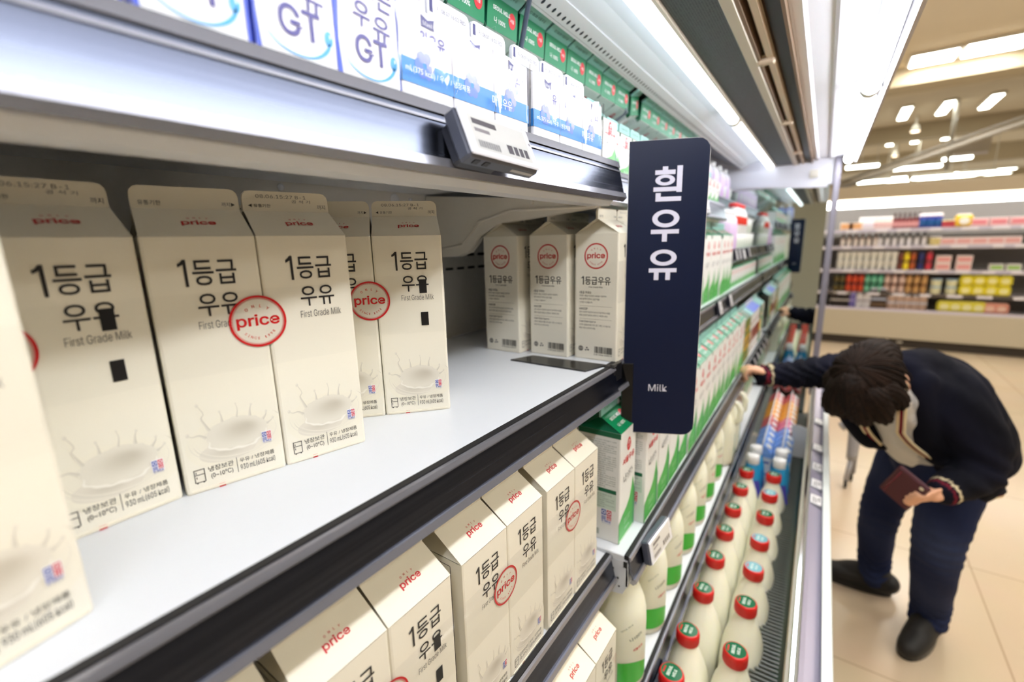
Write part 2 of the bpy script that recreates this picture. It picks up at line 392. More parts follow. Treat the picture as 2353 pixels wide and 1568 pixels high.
# duct, light panel, tubes, grille, track, canopy ceiling
canopy('duct_underside', mat('shaded_duct_steel', C(120, 124, 136), rough=0.4), lambda b: b.prism([(-0.384, 0.3255), (-0.384, 0.336), (-0.62, 0.446), (-0.62, 0.436)], Y0, Y1))  # steel darkened in colour for the shade under the duct
def perf(b):
    b.prism([(-0.388, 0.324), (-0.357, 0.338), (-0.357, 0.345), (-0.388, 0.345)], Y0, Y1, C(240, 244, 250))
    pl = frame((-0.388, 0, 0.324), (0, 1, 0), (0.031, 0, 0.014)); pl2 = Matrix.Translation((0, 0, 0))
    n = Vector((0, 1, 0)).cross(Vector((0.031, 0, 0.014)).normalized())
    sgn = 1 if n.z < 0 else -1
    for i in range(150):
        yy = Y0 + 0.9 + i * 0.0155
        if yy > Y1 - 0.01: break
        b.poly([(yy + 0.0028 * math.cos(a), 0.014 + 0.0042 * math.sin(a)) for a in [k * math.pi / 4 for k in range(8)]], pl, C(40, 44, 56), lay=3 * sgn)
canopy('perforated_duct', PAPER, perf)
canopy('light_panel', mat('white_reflector', C(238, 244, 252), rough=0.35), lambda b: b.prism([(-0.357, 0.340), (-0.325, 0.352), (-0.29, 0.358), (-0.245, 0.352), (-0.245, 0.37), (-0.36, 0.37)], Y0, Y1))
TX, TZ = -0.262, 0.325
def seg(y0, y1, x, z, r, lit=False):
    def f(b):
        b.tube([(x, y0, z), (x, y1, z)], r, 24)
        if lit:                # LED tube: the upper third is an unlit backing
            for i, q in enumerate(b.f):
                if sum(b.v[k][2] for k in q) / len(q) > z + r * 0.25: b.mi[i] = 1
    return f
canopy('light_tube', TUBEM, seg(Y0, 0.86, TX, TZ, 0.014)); canopy('light_tube', TUBEM, seg(0.885, Y1 - 0.03, TX, TZ, 0.014))
canopy('tube_socket', FRAMEM, seg(0.855, 0.89, TX, TZ, 0.0155))
canopy('grille_trim', mat('cream_trim', C(214, 204, 190), rough=0.4), lambda b: (b.box((-0.2425, (Y0 + Y1) / 2, 0.335), (0.007, Y1 - Y0, 0.03), b=0.001), b.box((-0.162, (Y0 + Y1) / 2, 0.336), (0.017, Y1 - Y0, 0.032), b=0.001)))
def grille_m(name, c1, c2, sc):
    m = bpy.data.materials.new(name); m.use_nodes = True; nt = m.node_tree; p = nt.nodes['Principled BSDF']
    tc = nt.nodes.new('ShaderNodeTexCoord'); v = nt.nodes.new('ShaderNodeTexVoronoi'); v.inputs['Scale'].default_value = sc; v.inputs['Randomness'].default_value = 0.15
    r = nt.nodes.new('ShaderNodeValToRGB'); r.color_ramp.elements[0].position = 0.30; r.color_ramp.elements[1].position = 0.5
    r.color_ramp.elements[0].color = (*c1, 1); r.color_ramp.elements[1].color = (*c2, 1)
    nt.links.new(tc.outputs['Object'], v.inputs['Vector']); nt.links.new(v.outputs['Distance'], r.inputs[0]); nt.links.new(r.outputs[0], p.inputs['Base Color'])
    p.inputs['Roughness'].default_value = 0.5
    return m
canopy('air_grille', grille_m('honeycomb_grille', C(30, 34, 38), C(78, 84, 88), 260.0), lambda b: b.box((-0.205, (Y0 + Y1) / 2, 0.332), (0.069, Y1 - Y0, 0.012)))
canopy('track_channel', mat('brown_channel', C(120, 96, 74), rough=0.5), lambda b: b.prism([(-0.153, 0.322), (-0.153, 0.36), (-0.095, 0.36), (-0.095, 0.322), (-0.100, 0.322), (-0.100, 0.352), (-0.148, 0.352), (-0.148, 0.322)], Y0, Y1))
canopy('curtain_track', mat('beige_track', C(205, 184, 160), rough=0.45), lambda b: (b.box((-0.133, (Y0 + Y1) / 2, 0.332), (0.013, Y1 - Y0, 0.014), b=0.002), [b.box((-0.140, yy, 0.326), (0.03, 0.022, 0.016), b=0.003) for yy in (0.42, 1.0, 1.6)]))
canopy('track_painted_shadow', BLACKP, lambda b: b.box((-0.113, (Y0 + Y1) / 2, 0.345), (0.022, Y1 - Y0, 0.01)))  # black strip put in as the shadow beside the track
CAN = mat('glossy_white_canopy', C(236, 236, 246), rough=0.28, spec=0.6)
canopy('canopy_ceiling', CAN, lambda b: (b.box((-0.018, (Y0 + Y1) / 2, 0.348), (0.155, Y1 - Y0, 0.02)), b.prism([(-0.096, 0.340), (-0.076, 0.331), (-0.070, 0.340)], Y0, Y1), b.prism([(-0.038, 0.340), (-0.030, 0.333), (-0.016, 0.333), (-0.010, 0.340)], Y0, Y1)))
canopy('light_tube', [TUBEO, TUBEB], seg(Y0, 0.72, 0.036, 0.318, 0.0165, True)); canopy('light_tube', [TUBEO, TUBEB], seg(0.745, Y1 - 0.06, 0.036, 0.318, 0.0155, True))
canopy('tube_socket', BLACKP, seg(Y1 - 0.06, Y1 - 0.004, 0.036, 0.318, 0.018))
canopy('tube_socket', FRAMEM, seg(0.715, 0.75, 0.036, 0.318, 0.018))
canopy('canopy_edge', STEEL, lambda b: b.prism([(0.060, 0.298), (0.066, 0.298), (0.068, 0.40), (0.055, 0.40), (0.057, 0.330)], Y0, Y1))
canopy('canopy_roof', ENAMELW, lambda b: b.box((-0.28, (Y0 + Y1) / 2, 0.41), (0.70, Y1 - Y0, 0.02)))
# mirrored end
def endp(b):
    b.box((-0.32, Y1 + 0.01, 0.32), (0.66, 0.03, 0.19), b=0.003)
    b.prism([(-0.64, 0.23), (-0.50, 0.245), (-0.10, 0.215), (-0.03, 0.215), (-0.03, 0.24), (-0.64, 0.25)], Y1 - 0.012, Y1 + 0.02)
canopy('end_panel', CAN, endp)
canopy('mirror_panel', MIRROR, lambda b: b.box((-0.33, Y1 + 0.012, -0.40), (0.62, 0.012, 1.26)))
canopy('end_post', mat('satin_aluminium', C(150, 146, 158), rough=0.4, metal=0.5), lambda b: b.box((0.004, Y1 - 0.005, -0.17), (0.026, 0.035, 1.19), b=0.003))
canopy('end_vent', FRAMEM, lambda b: (b.box((-0.085, Y1 - 0.010, 0.275), (0.035, 0.008, 0.035), b=0.002), b.box((-0.085, Y1 - 0.016, 0.268), (0.022, 0.006, 0.006))))
# the well, its grille, the glass lip and the front
canopy('well_floor', ENAMELW, lambda b: b.box((-0.33, (Y0 + Y1) / 2, -1.045), (0.58, Y1 - Y0, 0.03)))
def wellgr(b):
    b.prism([(-0.062, -1.03), (-0.062, -0.90), (-0.055, -0.885), (0.0, -0.865), (0.004, -0.87), (-0.050, -0.895), (-0.056, -1.03)], Y0, Y1, C(40, 60, 48))
    y = Y0
    while y < Y1 - 0.01:
        b.box((-0.028, y, -0.872), (0.062, 0.0045, 0.008), C(96, 100, 92), M=None); y += 0.0115
canopy('well_grille', PLAST, wellgr)
canopy('well_glass', GLASS, lambda b: b.box((0.009, (Y0 + Y1) / 2, -0.79), (0.005, Y1 - Y0, 0.17)))
canopy('glass_edge', CHROME, lambda b: b.box((0.009, (Y0 + Y1) / 2, -0.703), (0.007, Y1 - Y0, 0.006), b=0.001))
canopy('front_rail', mat('lavender_grey_rail', C(172, 166, 186), rough=0.25, metal=0.35), lambda b: b.prism([(0.018, -0.735), (0.018, -0.712), (0.026, -0.716), (0.050, -0.726), (0.050, -0.740)], Y0, Y1))
canopy('front_bumper', mat('pale_bumper', C(214, 220, 220), rough=0.4), lambda b: b.prism([(0.050, -0.712), (0.066, -0.716), (0.070, -0.74), (0.070, -0.80), (0.050, -0.80)], Y0, Y1))
canopy('front_panel', mat('cream_front_panel', C(226, 218, 200), rough=0.5), lambda b: b.prism([(0.0, -0.735), (0.05, -0.74), (0.062, -0.80), (0.062, FLOOR + 0.16), (0.0, FLOOR + 0.16)], Y0, Y1))
canopy('kick_plate', BLACKP, lambda b: b.box((-0.28, (Y0 + Y1) / 2, FLOOR + 0.08), (0.62, Y1 - Y0, 0.16)))
canopy('base_panel', ENAMELW, lambda b: b.box((-0.32, (Y0 + Y1) / 2, -1.22), (0.60, Y1 - Y0, 0.31)))
TAGM = mat('shelf_tag_face', attr=True, rough=0.3)
def small_tag(x, y, z, rz, tilt, w_, h_, label, seed, grp='small price tags on the cooler rails', dark=C(150, 150, 158)):
    rnd = random.Random(seed)
    t = thing('price_tag', label, 'price tag', (x, y, z), rz, grp); t.rotation_euler = (0, tilt, rz)
    b = MB(); b.box((-0.004, 0, 0), (0.008, w_, h_), dark, b=0.0015); b.build('tag_case', PLAST, t)
    b = MB(); pl = frame((0.0002, -w_ / 2, -h_ / 2), (0, 1, 0), (0, 0, 1))
    b.rect(w_ * .06, h_ * .08, w_ * .94, h_ * .92, pl, C(228, 226, 228), 1)
    for i in range(3): b.rect(w_ * .14, h_ * (.70 - i * .14), w_ * (.5 + .3 * rnd.random()), h_ * (.76 - i * .14), pl, C(70, 70, 76), 2)
    for q in (.32, .46, .56, .66): b.rect(w_ * q, h_ * .15, w_ * (q + .07), h_ * .33, pl, C(60, 58, 64), 2)
    b.build('tag_screen', TAGM, t)
fy = [1.30, 1.37, 1.47, 1.60, 1.86]
for i, y in enumerate([1.40, 1.50, 1.62, 1.78, 2.05]):
    x, _ = bend(0.034, y)
    small_tag(x, y, -0.712, YAW, R(-78), 0.055, 0.03, '%s small price tag from the near end of the well front rail' % ORD[i], i, grp='small price tags on the well front rail')

# ------------------------------------------------------------------ shelves with price rails
def shelf(label, y0, y1, zs, xf, deep=0.05, back=-0.62, th=0.010, bracket=None):
    t = thing('display_shelf', label, 'shelf', (0, 0, 0))
    b = MB(); b.box(((back + xf - 0.006) / 2, (y0 + y1) / 2, zs - th / 2), (xf - 0.006 - back, y1 - y0, th), b=0.001)
    b.prism([(xf - 0.045, zs - th), (xf - 0.006, zs - th), (xf - 0.006, zs - deep + 0.006), (xf - 0.012, zs - deep), (xf - 0.036, zs - deep), (xf - 0.040, zs - deep + 0.004)], y0, y1)
    b.build('shelf_panel', ENAMEL if zs < 0 else ENAMEL, t)
    b = MB(); b.box((xf - 0.0028, (y0 + y1) / 2, zs - 0.002), (0.0064, y1 - y0, 0.007)); b.build('edge_seal', DARKGAP, t)
    r = MB(); r.prism([(xf - 0.002, zs - 0.001), (xf + 0.0019, zs - 0.001), (xf + 0.0105, zs - 0.037), (xf + 0.007, zs - 0.037)], y0, y1)
    ro = r.build('price_rail', RAILM, t)
    b = MB()
    if zs > 0: b.prism([(xf - 0.003, zs + 0.0075), (xf + 0.001, zs + 0.0075), (xf + 0.0035, zs - 0.0005), (xf - 0.001, zs - 0.0005)], y0, y1)
    else: b.prism([(xf + 0.0008, zs + 0.0005), (xf + 0.0042, zs), (xf + 0.0056, zs - 0.0045), (xf + 0.002, zs - 0.0045)], y0, y1)
    b.prism([(xf + 0.006, zs - 0.036), (xf + 0.0125, zs - 0.0345), (xf + 0.0145, zs - 0.041), (xf + 0.009, zs - 0.046), (xf + 0.004, zs - 0.044)], y0, y1)
    b.prism([(xf + 0.001, zs - 0.004), (xf + 0.004, zs - 0.0045), (xf + 0.0045, zs - 0.0065), (xf + 0.0015, zs - 0.006)], y0, y1)
    b.build('rail_lip', CLEAR_EDGE, ro)
    if bracket is not None:
        b = MB()
        o = [(back, zs - 0.012), (xf - 0.012, zs - 0.042), (xf - 0.025, zs - 0.052), (xf - 0.197, zs - 0.067), (xf - 0.235, zs - 0.085), (xf - 0.262, zs - 0.112), (xf - 0.288, zs - 0.119), (xf - 0.325, zs - 0.120), (back, zs - 0.118)]
        for y in (bracket, bracket + 0.012): b.prism(o, y - 0.0015, y + 0.0015)
        b.tube([(xf - 0.04, bracket - 0.002, zs - 0.05), (xf - 0.17, bracket - 0.002, zs - 0.048), (xf - 0.235, bracket - 0.002, zs - 0.062), (xf - 0.275, bracket - 0.002, zs - 0.10), (xf - 0.35, bracket - 0.002, zs - 0.108)], 0.0022, 8)
        b.lathe([(0.004, 0), (0.003, 0.002)], 12, M=frame((xf - 0.13, bracket - 0.0016, zs - 0.038), (1, 0, 0), (0, 0, 1)))
        b.build('bracket', ENAMELW, t)
    return t
def shelf2(*a, **k):           # the same in the far bays
    t = shelf(*a, **k); t.location = (0, PIV, 0); t.rotation_euler = (0, 0, YAW); return t
shelf('upper shelf of the near bay, holding small blue and white milk cartons', CY0, 0.628, 0.098, -0.262, bracket=0.612)
shelf('white middle shelf of the near bay, mostly empty at its front', CY0, 0.612, -0.182, -0.256, deep=0.04)
shelf('third shelf of the near bay, full of cream twin packs', CY0, 0.592, -0.480, -0.246, deep=0.04)
shelf('lowest shelf of the near bay, with a few cream twin packs', CY0, 0.592, -0.757, -0.203, deep=0.04)
D = PIV
shelf2('upper shelf beyond the dark blue sign', 0.640 - D, 1.64 - D, 0.098, -0.295, bracket=1.62 - D)
shelf2('second shelf beyond the dark blue sign, lined with green cartons', 0.622 - D, 2.58 - D, -0.182, -0.262, deep=0.04, bracket=None)
shelf2('third shelf beyond the dark blue sign, lined with green and white cartons', 0.600 - D, 2.58 - D, -0.475, -0.218, deep=0.04)
shelf2('lowest shelf beyond the dark blue sign, lined with milky bottles', 0.610 - D, 2.58 - D, -0.757, -0.203, deep=0.04)
# end hook of the third shelf
t = thing('shelf_hook', 'white slotted metal hook plate at the near end of the green carton shelf', 'hook', (-0.222, 0.596, -0.495))
b = MB(); b.prism([(-0.052, 0.004), (0.004, 0.012), (0.006, -0.030), (-0.002, -0.048), (-0.022, -0.052), (-0.034, -0.030), (-0.052, -0.016)], -0.002, 0.002)
b.box((0.004, 0.008, -0.012), (0.003, 0.02, 0.04)); b.build('hook_plate', ENAMEL, t)
b = MB()
for x, z, r in ((-0.020, -0.008, .0032), (-0.010, -0.022, .0018), (-0.008, -0.036, .0016)): b.lathe([(r, 0), (r * .8, .0006)], 12, M=frame((x, -0.0021, z), (1, 0, 0), (0, 0, 1)))
b.box((0.0015, -0.0026, 0.006), (0.006, 0.001, 0.010), C(150, 20, 18)); b.build('slot', BLACKP, t)

# ================================================================== milk cartons
RED = C(196, 22, 26); INK = C(38, 36, 36); GREY = C(96, 92, 88)
CREAM = C(238, 232, 214); CREAMT = C(238, 231, 211)
def carton_shell(w_, d, h, rise, fin, col, topcol, fincol, botcol=None, ft=0.0032, rcol=None):
    """gable-top carton: body (front at -y) and gable top, local origin at the bottom centre"""
    b = MB(); r = 0.0022; cs = []
    for (sx, sy, a0) in ((1, 1, 0), (-1, 1, 90), (-1, -1, 180), (1, -1, 270)):
        for k in range(3):
            a = R(a0 + k * 45); cs.append((sx * (w_ / 2 - r) + r * math.cos(a), sy * (d / 2 - r) + r * math.sin(a)))
    V = []; cc = []; n = len(cs); zs = [0, 0.002, h * 0.42, h]
    for k, z in enumerate(zs):
        q = 0.985 if k == 0 else 1.0
        for x, y in cs: V.append((x * q, y * q, z)); cc.append((botcol or col) if k < 2 else col)
    F = [(k * n + i, k * n + (i + 1) % n, (k + 1) * n + (i + 1) % n, (k + 1) * n + i) for k in range(len(zs) - 1) for i in range(n)]
    b.add(V, F, cc); b.add([V[i] for i in range(n)], [tuple(range(n))[::-1]], botcol or col)
    # folded base edges
    for sy in (-1, 1): b.box((0, sy * (d / 2 - 0.0004), 0.0022), (w_ * 0.9, 0.0022, 0.0016), col)
    g = MB(); x, y, zt = w_ / 2 - 0.0004, d / 2 - 0.0004, h + rise
    A = [(-x, -y, h), (x, -y, h), (x, y, h), (-x, y, h)]
    xf = x - 0.0006; yf = ft / 2
    FL, FR, BR_, BL = (-xf, -yf, zt), (xf, -yf, zt), (xf, yf, zt), (-xf, yf, zt)
    ap = (x - w_ * 0.20, 0, h + rise * 0.94); am = (-x + w_ * 0.20, 0, h + rise * 0.94)
    g.add([A[0], A[1], FR, FL], [(0, 1, 2, 3)], topcol); g.add([A[2], A[3], BL, BR_], [(0, 1, 2, 3)], topcol)
    sc_ = rcol or tuple(c * 0.95 for c in topcol)  # tucked side folds darkened, recess shade put into their colour
    for s, a, b2, f1, f2, p in ((1, A[1], A[2], FR, BR_, ap), (-1, A[3], A[0], BL, FL, am)):
        g.add([a, b2, p], [(0, 1, 2)], sc_); g.add([a, p, f1], [(0, 1, 2)], sc_); g.add([b2, f2, p], [(0, 1, 2)], sc_)
    # fin with rounded top corners
    q = 0.006; o = [(-xf, zt - 0.001), (xf, zt - 0.001)]
    for cx_, s in ((xf - q, 0), (-xf + q, 90)):
        for k in range(4): a = R(s + k * 30); o.append((cx_ + q * math.cos(a), zt + fin - q + q * math.sin(a)))
    g.prism(o, -yf, yf, fincol)
    return b, g
def planes(w_, d, h, rise, fin, ft=0.0032):
    P = dict(front=frame((-w_ / 2, -d / 2 - .0001, 0), (1, 0, 0), (0, 0, 1)), left=frame((-w_ / 2 - .0001, d / 2, 0), (0, -1, 0), (0, 0, 1)),
             right=frame((w_ / 2 + .0001, -d / 2, 0), (0, 1, 0), (0, 0, 1)), back=frame((w_ / 2, d / 2 + .0001, 0), (-1, 0, 0), (0, 0, 1)))
    P['slope'] = frame((-w_ / 2, -d / 2 - .0001, h), (1, 0, 0), (0, d / 2 - ft / 2, rise))
    P['fin'] = frame((-w_ / 2, -ft / 2 - .0001, h + rise), (1, 0, 0), (0, 0, 1))
    return P

W_, D_, H_, RI, FI = 0.0705, 0.0705, 0.192, 0.0212, 0.0160
def price_logo(b, cx, cy, w_, pl, lay=2):
    b.text('price', cx, cy, pl, RED, w=w_, h=w_ * 0.36, lay=lay, bold=0.018)
    for i, ch in enumerate('ONLY'):
        b.text(ch, cx + w_ * (-0.27 + 0.18 * i), cy + w_ * (0.30 + 0.045 * (1 - abs(i - 1.5) / 1.5)), pl, RED, h=w_ * 0.085, lay=lay, rot=R(14 - 9.3 * i), bold=0.015)
def round_logo(b, cx, cy, r, pl, lay=2, ticks=False, k=1.0, mi=0):
    b.ring(cx, cy, r * 0.90 if not ticks else r * 0.92, r, pl, RED, lay, k=k, mi=mi)
    if ticks:
        for i in range(120):
            a = 2 * math.pi * i / 120; ca, sa = math.cos(a), math.sin(a); q = 0.0004
            b.poly([(cx + r * .86 * ca - q * sa * .5, cy + r * .86 * sa + q * ca * .5), (cx + r * .86 * ca + q * sa * .5, cy + r * .86 * sa - q * ca * .5), (cx + r * .93 * ca + q * sa * .5, cy + r * .93 * sa - q * ca * .5), (cx + r * .93 * ca - q * sa * .5, cy + r * .93 * sa + q * ca * .5)], pl, RED, lay, mi=mi)
    b.text('price', cx, cy, pl, RED, w=r * 1.52, h=r * 0.56, lay=lay, bold=0.018, mi=mi)
    b.arc_text('ONLY', cx, cy, r * 0.60, R(128), R(52), pl, RED, r * 0.115, lay, k=k, bold=0.01, mi=mi)
    b.arc_text('SINCE 1998', cx, cy, r * 0.66, R(222), R(318), pl, RED, r * 0.10, lay, inside=True, k=k, bold=0.005, mi=mi)
def kmilk(b, x, y, s, pl, lay=3):
    BL = C(52, 78, 168); RD = C(206, 40, 62)
    b.rect(x - s * .52, y - s * .60, x + s * .52, y + s * .72, pl, C(238, 236, 236), lay)
    b.rect(x - s * .46, y + .08 * s, x - s * .03, y + .62 * s, pl, BL, lay + 1); b.rect(x + s * .03, y + .08 * s, x + s * .46, y + .62 * s, pl, RD, lay + 1)
    for sx in (-1, 1): b.ring(x + sx * s * .245, y + .36 * s, s * .10, s * .17, pl, C(240, 240, 244), lay + 2, n=20)
    for i in range(3): b.rect(x - s * .46, y - s * (.10 + .13 * i), x - s * .03, y - s * (.02 + .13 * i), pl, BL, lay + 1)
    b.rect(x + s * .03, y - s * .02 - s * .06, x + s * .46, y + s * .02, pl, RD, lay + 1)
    for i in range(3): b.rect(x + s * (.06 + .15 * i), y - s * .36, x + s * (.14 + .15 * i), y - s * .08, pl, RD, lay + 1)
    b.text('K-MILK', x, y - s * .48, pl, BL, w=s * .85, lay=lay + 1, bold=0.03)
    b.text('국산우유사용인증', x, y - s * .70, pl, C(120, 130, 190), w=s * .85, lay=lay)
def splash(b, cx, cy, s, pl):
    """the printed crown of splashing milk"""
    base, lo, mid, hi, wht = CREAM, C(204, 197, 181), C(216, 210, 195), C(229, 223, 208), C(243, 239, 228)
    def mixc(a, c, t): return tuple(a[j] + (c[j] - a[j]) * t for j in range(3))
    def blob(x, y, rx, ry, c0, c1, lay, n=36, rings=6, dx=0, dy=0):
        V = []; cc = []
        for k in range(rings + 1):
            t = k / rings; tt = t * t * (3 - 2 * t)
            for i in range(n):
                a = 2 * math.pi * i / n; V.append((x + dx * (1 - t) + rx * t * math.cos(a), y + dy * (1 - t) + ry * t * math.sin(a), LAY * lay)); cc.append(mixc(c0, c1, tt))
        b.add(V, [(k * n + i, k * n + (i + 1) % n, (k + 1) * n + (i + 1) % n, (k + 1) * n + i) for k in range(rings) for i in range(n)], cc, pl)
    blob(cx, cy - .10 * s, .54 * s, .34 * s, C(222, 215, 200), base, 1)
    blob(cx - .12 * s, cy - .20 * s, .30 * s, .13 * s, lo, C(224, 217, 202), 1.2)
    for q, c, a0, a1 in ((.50, hi, 170, 330), (.46, mid, 185, 300), (.43, hi, 180, 390), (.53, mid, 330, 400)):
        V = []; cc = []
        for i in range(25):
            t = i / 24; a = R(a0 + (a1 - a0) * t); w_ = .010 * s * math.sin(math.pi * t)
            for r in (q * s - w_, q * s + w_): V.append((cx + r * math.cos(a), cy - .03 * s + r * .60 * math.sin(a), LAY * 1.5)); cc.append(c)
        b.add(V, [(2 * i, 2 * i + 1, 2 * i + 3, 2 * i + 2) for i in range(24)], cc, pl)
    rx, ry = .325 * s, .19 * s
    blob(cx, cy, rx, ry, C(196, 188, 171), C(227, 221, 206), 2, dx=.10 * s, dy=.06 * s)
    n = 96; V = []; cc = []
    for i in range(n + 1):
        a = 2 * math.pi * i / n; sn = math.sin(a)
        wob = 1 + .035 * math.sin(5 * a + 1) + .03 * math.sin(9 * a) + .02 * math.sin(16 * a)
        th = .007 + .050 * max(0, -sn) ** 1.1 * (1 + .3 * math.sin(11 * a)) + .004 * (1 + math.sin(8 * a + 2))
        for q, c in ((1 - th * 1.2, mid if sn > 0 else hi), (1 + th * .4, wht if sn < -.15 else hi), (1 + th * 1.9, C(224, 217, 202) if sn < 0 else hi)):
            V.append((cx + rx * wob * q * math.cos(a), cy + ry * wob * q * sn - (.010 * s if sn < 0 else 0), LAY * 3)); cc.append(c)
    b.add(V, [(3 * i + k, 3 * i + k + 1, 3 * i + 4 + k, 3 * i + 3 + k) for i in range(n) for k in (0, 1)], cc, pl)
    def strand(a, pts, w0, w1, drop):
        x0, y0 = cx + rx * math.cos(R(a)), cy + ry * math.sin(R(a)); P = [(x0, y0)] + [(x0 + dx * s, y0 + dy * s) for dx, dy in pts]
        m = 10; Q = []
        for i in range(m + 1):
            t = i / m; k = min(int(t * (len(P) - 1)), len(P) - 2); u = t * (len(P) - 1) - k
            p0, p1, p2, p3 = P[max(k - 1, 0)], P[k], P[k + 1], P[min(k + 2, len(P) - 1)]
            Q.append(tuple(.5 * (2 * p1[j] + (p2[j] - p0[j]) * u + (2 * p0[j] - 5 * p1[j] + 4 * p2[j] - p3[j]) * u * u + (3 * p1[j] - p0[j] - 3 * p2[j] + p3[j]) * u ** 3) for j in (0, 1)))
        V = []; cc = []
        for i, (x, y) in enumerate(Q):
            xa, ya = Q[max(i - 1, 0)]; xb, yb = Q[min(i + 1, m)]; l = math.hypot(xb - xa, yb - ya) or 1; nx, ny = (yb - ya) / l, -(xb - xa) / l
            t = i / m; w_ = (w0 * (1 - t) ** 2 + w1) * s * .72
            V += [(x - nx * w_, y - ny * w_, LAY * 3.2), (x, y, LAY * 3.2), (x + nx * w_, y + ny * w_, LAY * 3.2)]; cc += [hi, mid, lo]
        b.add(V, [(3 * i + k, 3 * i + k + 1, 3 * i + 4 + k, 3 * i + 3 + k) for i in range(m) for k in (0, 1)], cc, pl)
        if drop: blob(Q[-1][0], Q[-1][1], drop * s, drop * 1.25 * s, mid, hi, 3.4, n=14, rings=2); blob(Q[-1][0] - drop * .3 * s, Q[-1][1] + drop * .4 * s, drop * .4 * s, drop * .4 * s, wht, hi, 3.6, n=10, rings=1)
    strand(176, [(-.06, .05), (-.13, .05), (-.17, .08)], .022, .006, .020)
    strand(150, [(-.03, .08), (-.06, .17), (-.03, .22), (-.08, .33)], .022, .006, .018)
    strand(116, [(.0, .07), (-.01, .13)], .020, .006, .014)
    strand(88, [(.02, .09), (.01, .17)], .014, .004, .010)
    strand(62, [(.01, .08), (.03, .14)], .022, .007, .014)
    strand(28, [(.04, .05), (.05, .09)], .020, .008, .015)
    strand(8, [(.05, .02), (.08, .05)], .020, .006, .016)
def numeral(b, x1, y0, h, q, f, lay):      # the slim flagged numeral one
    y1 = y0 + h
    b.poly([(x1 - q, y0), (x1, y0), (x1, y1), (x1 - q, y1), (x1 - q * 1.9, y1 - h * .11), (x1 - q * 2.7, y1 - h * .155), (x1 - q * 2.7, y1 - h * .27), (x1 - q, y1 - h * .18)], f, INK, lay)
